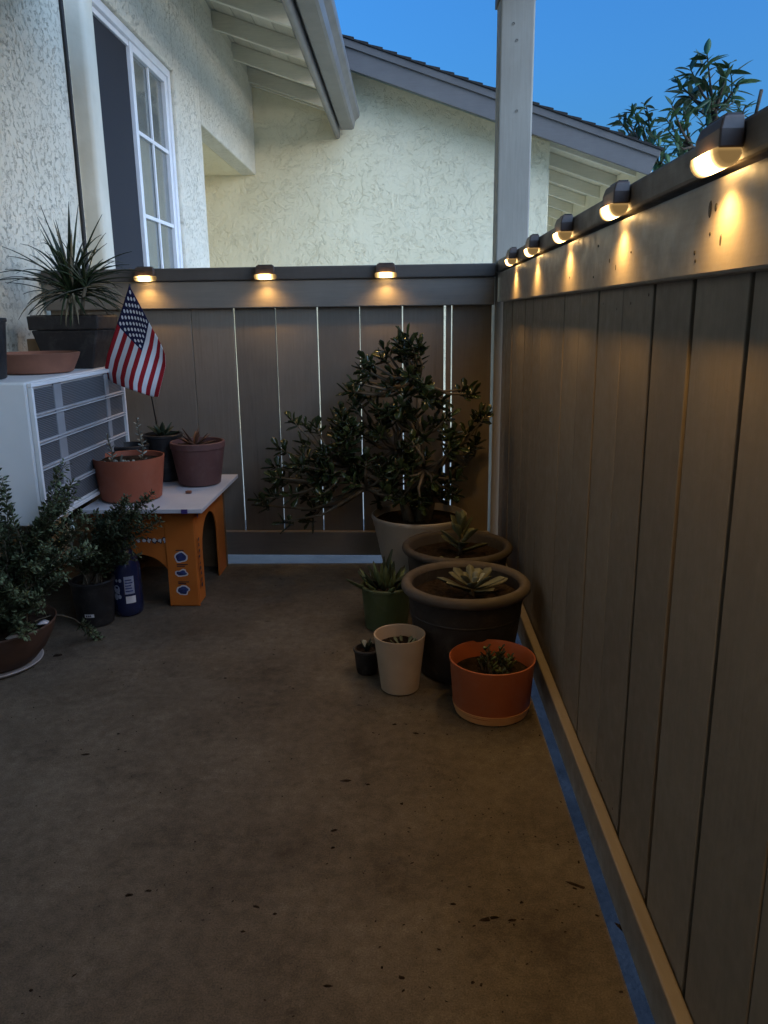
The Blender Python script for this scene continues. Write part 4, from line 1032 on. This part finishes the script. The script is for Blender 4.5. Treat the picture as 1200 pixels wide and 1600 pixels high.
BT = thing('bottle', 'dark blue plastic bottle with pale printed bubbles beside the cardboard box', 'bottle', (-1.082, 2.872, 0))
o = MB().lathe([(.0005, .006), (.03, .004), (.045, .001), (.053, .010), (.0555, .03), (.0555, .185), (.053, .20), (.045, .225), (.028, .26), (.017, .28), (.015, .30), (.0155, .302), (.0155, .315), (.001, .316)], 40).build('body', 'bottle', BT); smooth_angle(o, 50)
o = MB().lathe([(.0165, .3), (.0175, .302), (.0175, .318), (.016, .321), (.0005, .321)], 24).build('cap', 'bottle', BT); smooth_angle(o)
def wrap(name, mat, a0, a1, z0, z1, r_=.0561, n=8):
    q = MB()
    for k in range(n+1):
        a = R(a0+(a1-a0)*k/n); q.v += [(r_*math.cos(a), r_*math.sin(a), z0), (r_*math.cos(a), r_*math.sin(a), z1)]
    for k in range(n): q.f.append((2*k, 2*k+2, 2*k+3, 2*k+1))
    return q.build(name, mat, BT)
wrap('label_panel', 'inkgrey', -80, -42, .095, .165)
wrap('label_panel', 'inkwhite', -78, -40, .058, .086)
for k in range(5): wrap('label_text', 'inkblue', -77, -48-3*(k % 3), .104+.011*k, .109+.011*k, .0564)
for k, (a, z, s_) in enumerate(((-112, .115, .014), (-118, .085, .011), (-101, .086, .007), (-104, .101, .004), (-95, .15, .006), (-110, .15, .005))):
    q = MB()
    for i in range(12):
        t = 2*math.pi*i/12; aa = R(a)+s_*math.cos(t)/.0561; q.v.append((.0563*math.cos(aa), .0563*math.sin(aa), z+s_*1.25*math.sin(t)))
    q.f.append(tuple(range(12))); q.build('printed_bubble', 'inkgrey', BT)

# ================================================================== TREE BEYOND THE FENCE
TR = thing('tree', 'leafy tree with long pointed leaves rising beyond the right fence', 'tree', (3.75, 10.3, GZ))
to = Vector((3.75, 10.3, GZ)); tg = random.Random(17)
trunk = MB().tube([(0, 0, 0), (.03, 0, 1.2), (-.02, .02, 2.2), (.02, 0, 2.75)], [.14, .12, .10, .085], 10)
crownpx = [(1105, 85), (1080, 110), (1140, 100), (1155, 130), (1060, 130), (1100, 125), (1130, 135), (1075, 150), (1110, 155), (1145, 160), (1050, 165), (1085, 170), (1120, 180), (1040, 185), (1065, 195), (1095, 200), (1030, 215), (1055, 222), (1010, 165), (968, 188), (975, 178), (990, 172), (1000, 185), (985, 195), (1015, 195), (990, 210), (1020, 230), (1040, 240), (1030, 255), (1060, 245), (1080, 230), (1155, 185), (1165, 165), (1210, 180), (1225, 200), (1240, 160), (1230, 130), (1015, 250), (1045, 262), (1000, 215), (1070, 175), (1125, 160), (1045, 205)]
limb_tops = [Vector((-.35, -.1, 3.15)), Vector((.15, 0, 3.35)), Vector((-.05, .1, 3.6)), Vector((.75, 0, 3.3)), Vector((-.7, .05, 3.0))]
for lt in limb_tops: trunk.tube([(.02, 0, 2.5), Vector((.02, 0, 2.5)).lerp(lt, .5)+Vector((.04, 0, -.05)), lt], [.06, .045, .03], 8)
tl = []
for (px, py) in crownpx:
    q = on_y(px, py, 10.3+tg.uniform(-.5, .5))-to
    lt = min(limb_tops, key=lambda a: (a-q).length); mid = lt.lerp(q, .5)+Vector((0, 0, -.05))
    trunk.tube([lt, mid, q], [.02, .014, .007], 5)
    ax_ = (q-mid).normalized()
    if ax_.z < .3: ax_ = (ax_+Vector((0, 0, .6))).normalized()
    big = py < 160
    for k in range(10):
        a = k*2.4+tg.random(); sd = Quaternion(ax_, a) @ ax_.orthogonal().normalized()
        d = sd*tg.uniform(.5, 1.0)+ax_*tg.uniform(.1, .9)+Vector((0, 0, tg.uniform(-.35, .15)))
        tl.append((q-ax_*.045*(k % 5)+Vector((tg.uniform(-.08, .08), tg.uniform(-.08, .08), tg.uniform(-.06, .06)))*(k > 6), d, tg.uniform(.8, 1.2)*(1.0 if big else .68), tg.uniform(-.6, .6)))
# one bare cut stick
st = on_y(1178, 190, 10.0)-to; st2 = on_y(1190, 140, 10.0)-to
trunk.tube([limb_tops[3], st, st2], [.03, .022, .02], 6)
trunk.build('trunk', 'bark', TR, smooth=True)
cr = link('crown', None, TR)
TL = leaf_mesh('leaf', 'treeleaf', .25, .078, .004, -.12, n=6, cup=.25, shape='lance')
tl.sort(key=lambda q: q[0].y)
for (p, d, s_, ro) in tl[:300]: put_leaf(TL, cr, p, d, s_, ro)
mb = MB(); lv = [Vector(v.co) for v in TL.vertices]; lf = [tuple(p.vertices) for p in TL.polygons]
for (p, d, s_, ro) in tl[300:]:
    T = Matrix.Translation(p) @ orient(d, roll=ro) @ Matrix.Scale(s_, 4); mb.add([T @ v for v in lv], lf)
tag(mb.build('foliage', 'treeleaf', cr, smooth=True), kind='stuff')

# ================================================================== LITTER ON THE FLOOR
lr = random.Random(77); mb = MB()
def speck(p, s_, el=1.0, ang=0, h=.003):
    s_ *= .82; n = 6; vs = []
    for k in range(n):
        a = 2*math.pi*k/n; r_ = s_*lr.uniform(.6, 1.2); x, y = r_*el*math.cos(a), r_*math.sin(a)
        vs.append((p.x+x*math.cos(ang)-y*math.sin(ang), p.y+x*math.sin(ang)+y*math.cos(ang), .0006))
    vs.append((p.x, p.y, .0006+h)); mb.add(vs, [tuple(range(n))[::-1]]+[(k, (k+1) % n, n) for k in range(n)])
for (px, py, s_, el, ang) in [(540, 1220, .009, 2, .1), (575, 1226, .004, 2, 0), (628, 1256, .006, 1, 0), (617, 1132, .005, 2, 0), (650, 1146, .006, 2.4, -.2), (902, 1384, .005, 6, -.5), (135, 1179, .008, 2.2, 0), (520, 1325, .005, 1.5, 0), (522, 1298, .006, 1.6, .3), (202, 1399, .006, 2, 0), (232, 1392, .005, 1.8, .2), (400, 1417, .005, 2, -.5), (430, 1428, .004, 1.5, .4), (380, 1456, .004, 1.6, 0), (628, 1528, .006, 1.8, 0), (512, 1541, .006, 1.8, 0), (758, 1437, .007, 2.4, .2), (772, 1434, .006, 2.2, 0), (800, 1438, .006, 2, .2), (815, 1410, .005, 1.4, 0), (708, 1413, .004, 2, 0), (90, 1024, .016, 1.5, 0), (970, 1450, .006, 3, -1.0), (352, 1060, .004, 1.5, 0), (185, 1147, .004, 1.6, 0), (48, 1548, .005, 1, 0), (597, 1512, .004, 1, 0), (738, 1535, .005, 1, 0)]:
    speck(on_z(px, py, 0), s_, el, ang)
for k in range(560):
    x, y = lr.uniform(-1.5, .36), 1.0+2.4*lr.random()
    if lr.random() < .45: x = .15+.25*lr.gauss(0, .6); x = min(x, .36)
    speck(Vector((x, y, 0)), lr.uniform(.0010, .0030), lr.uniform(1, 2.5), lr.uniform(0, 3), .0015)
o = mb.build('floor_litter', 'soil'); tag(o, 'scattered dark specks, twigs and leaf crumbs on the patio floor', 'litter', kind='stuff')
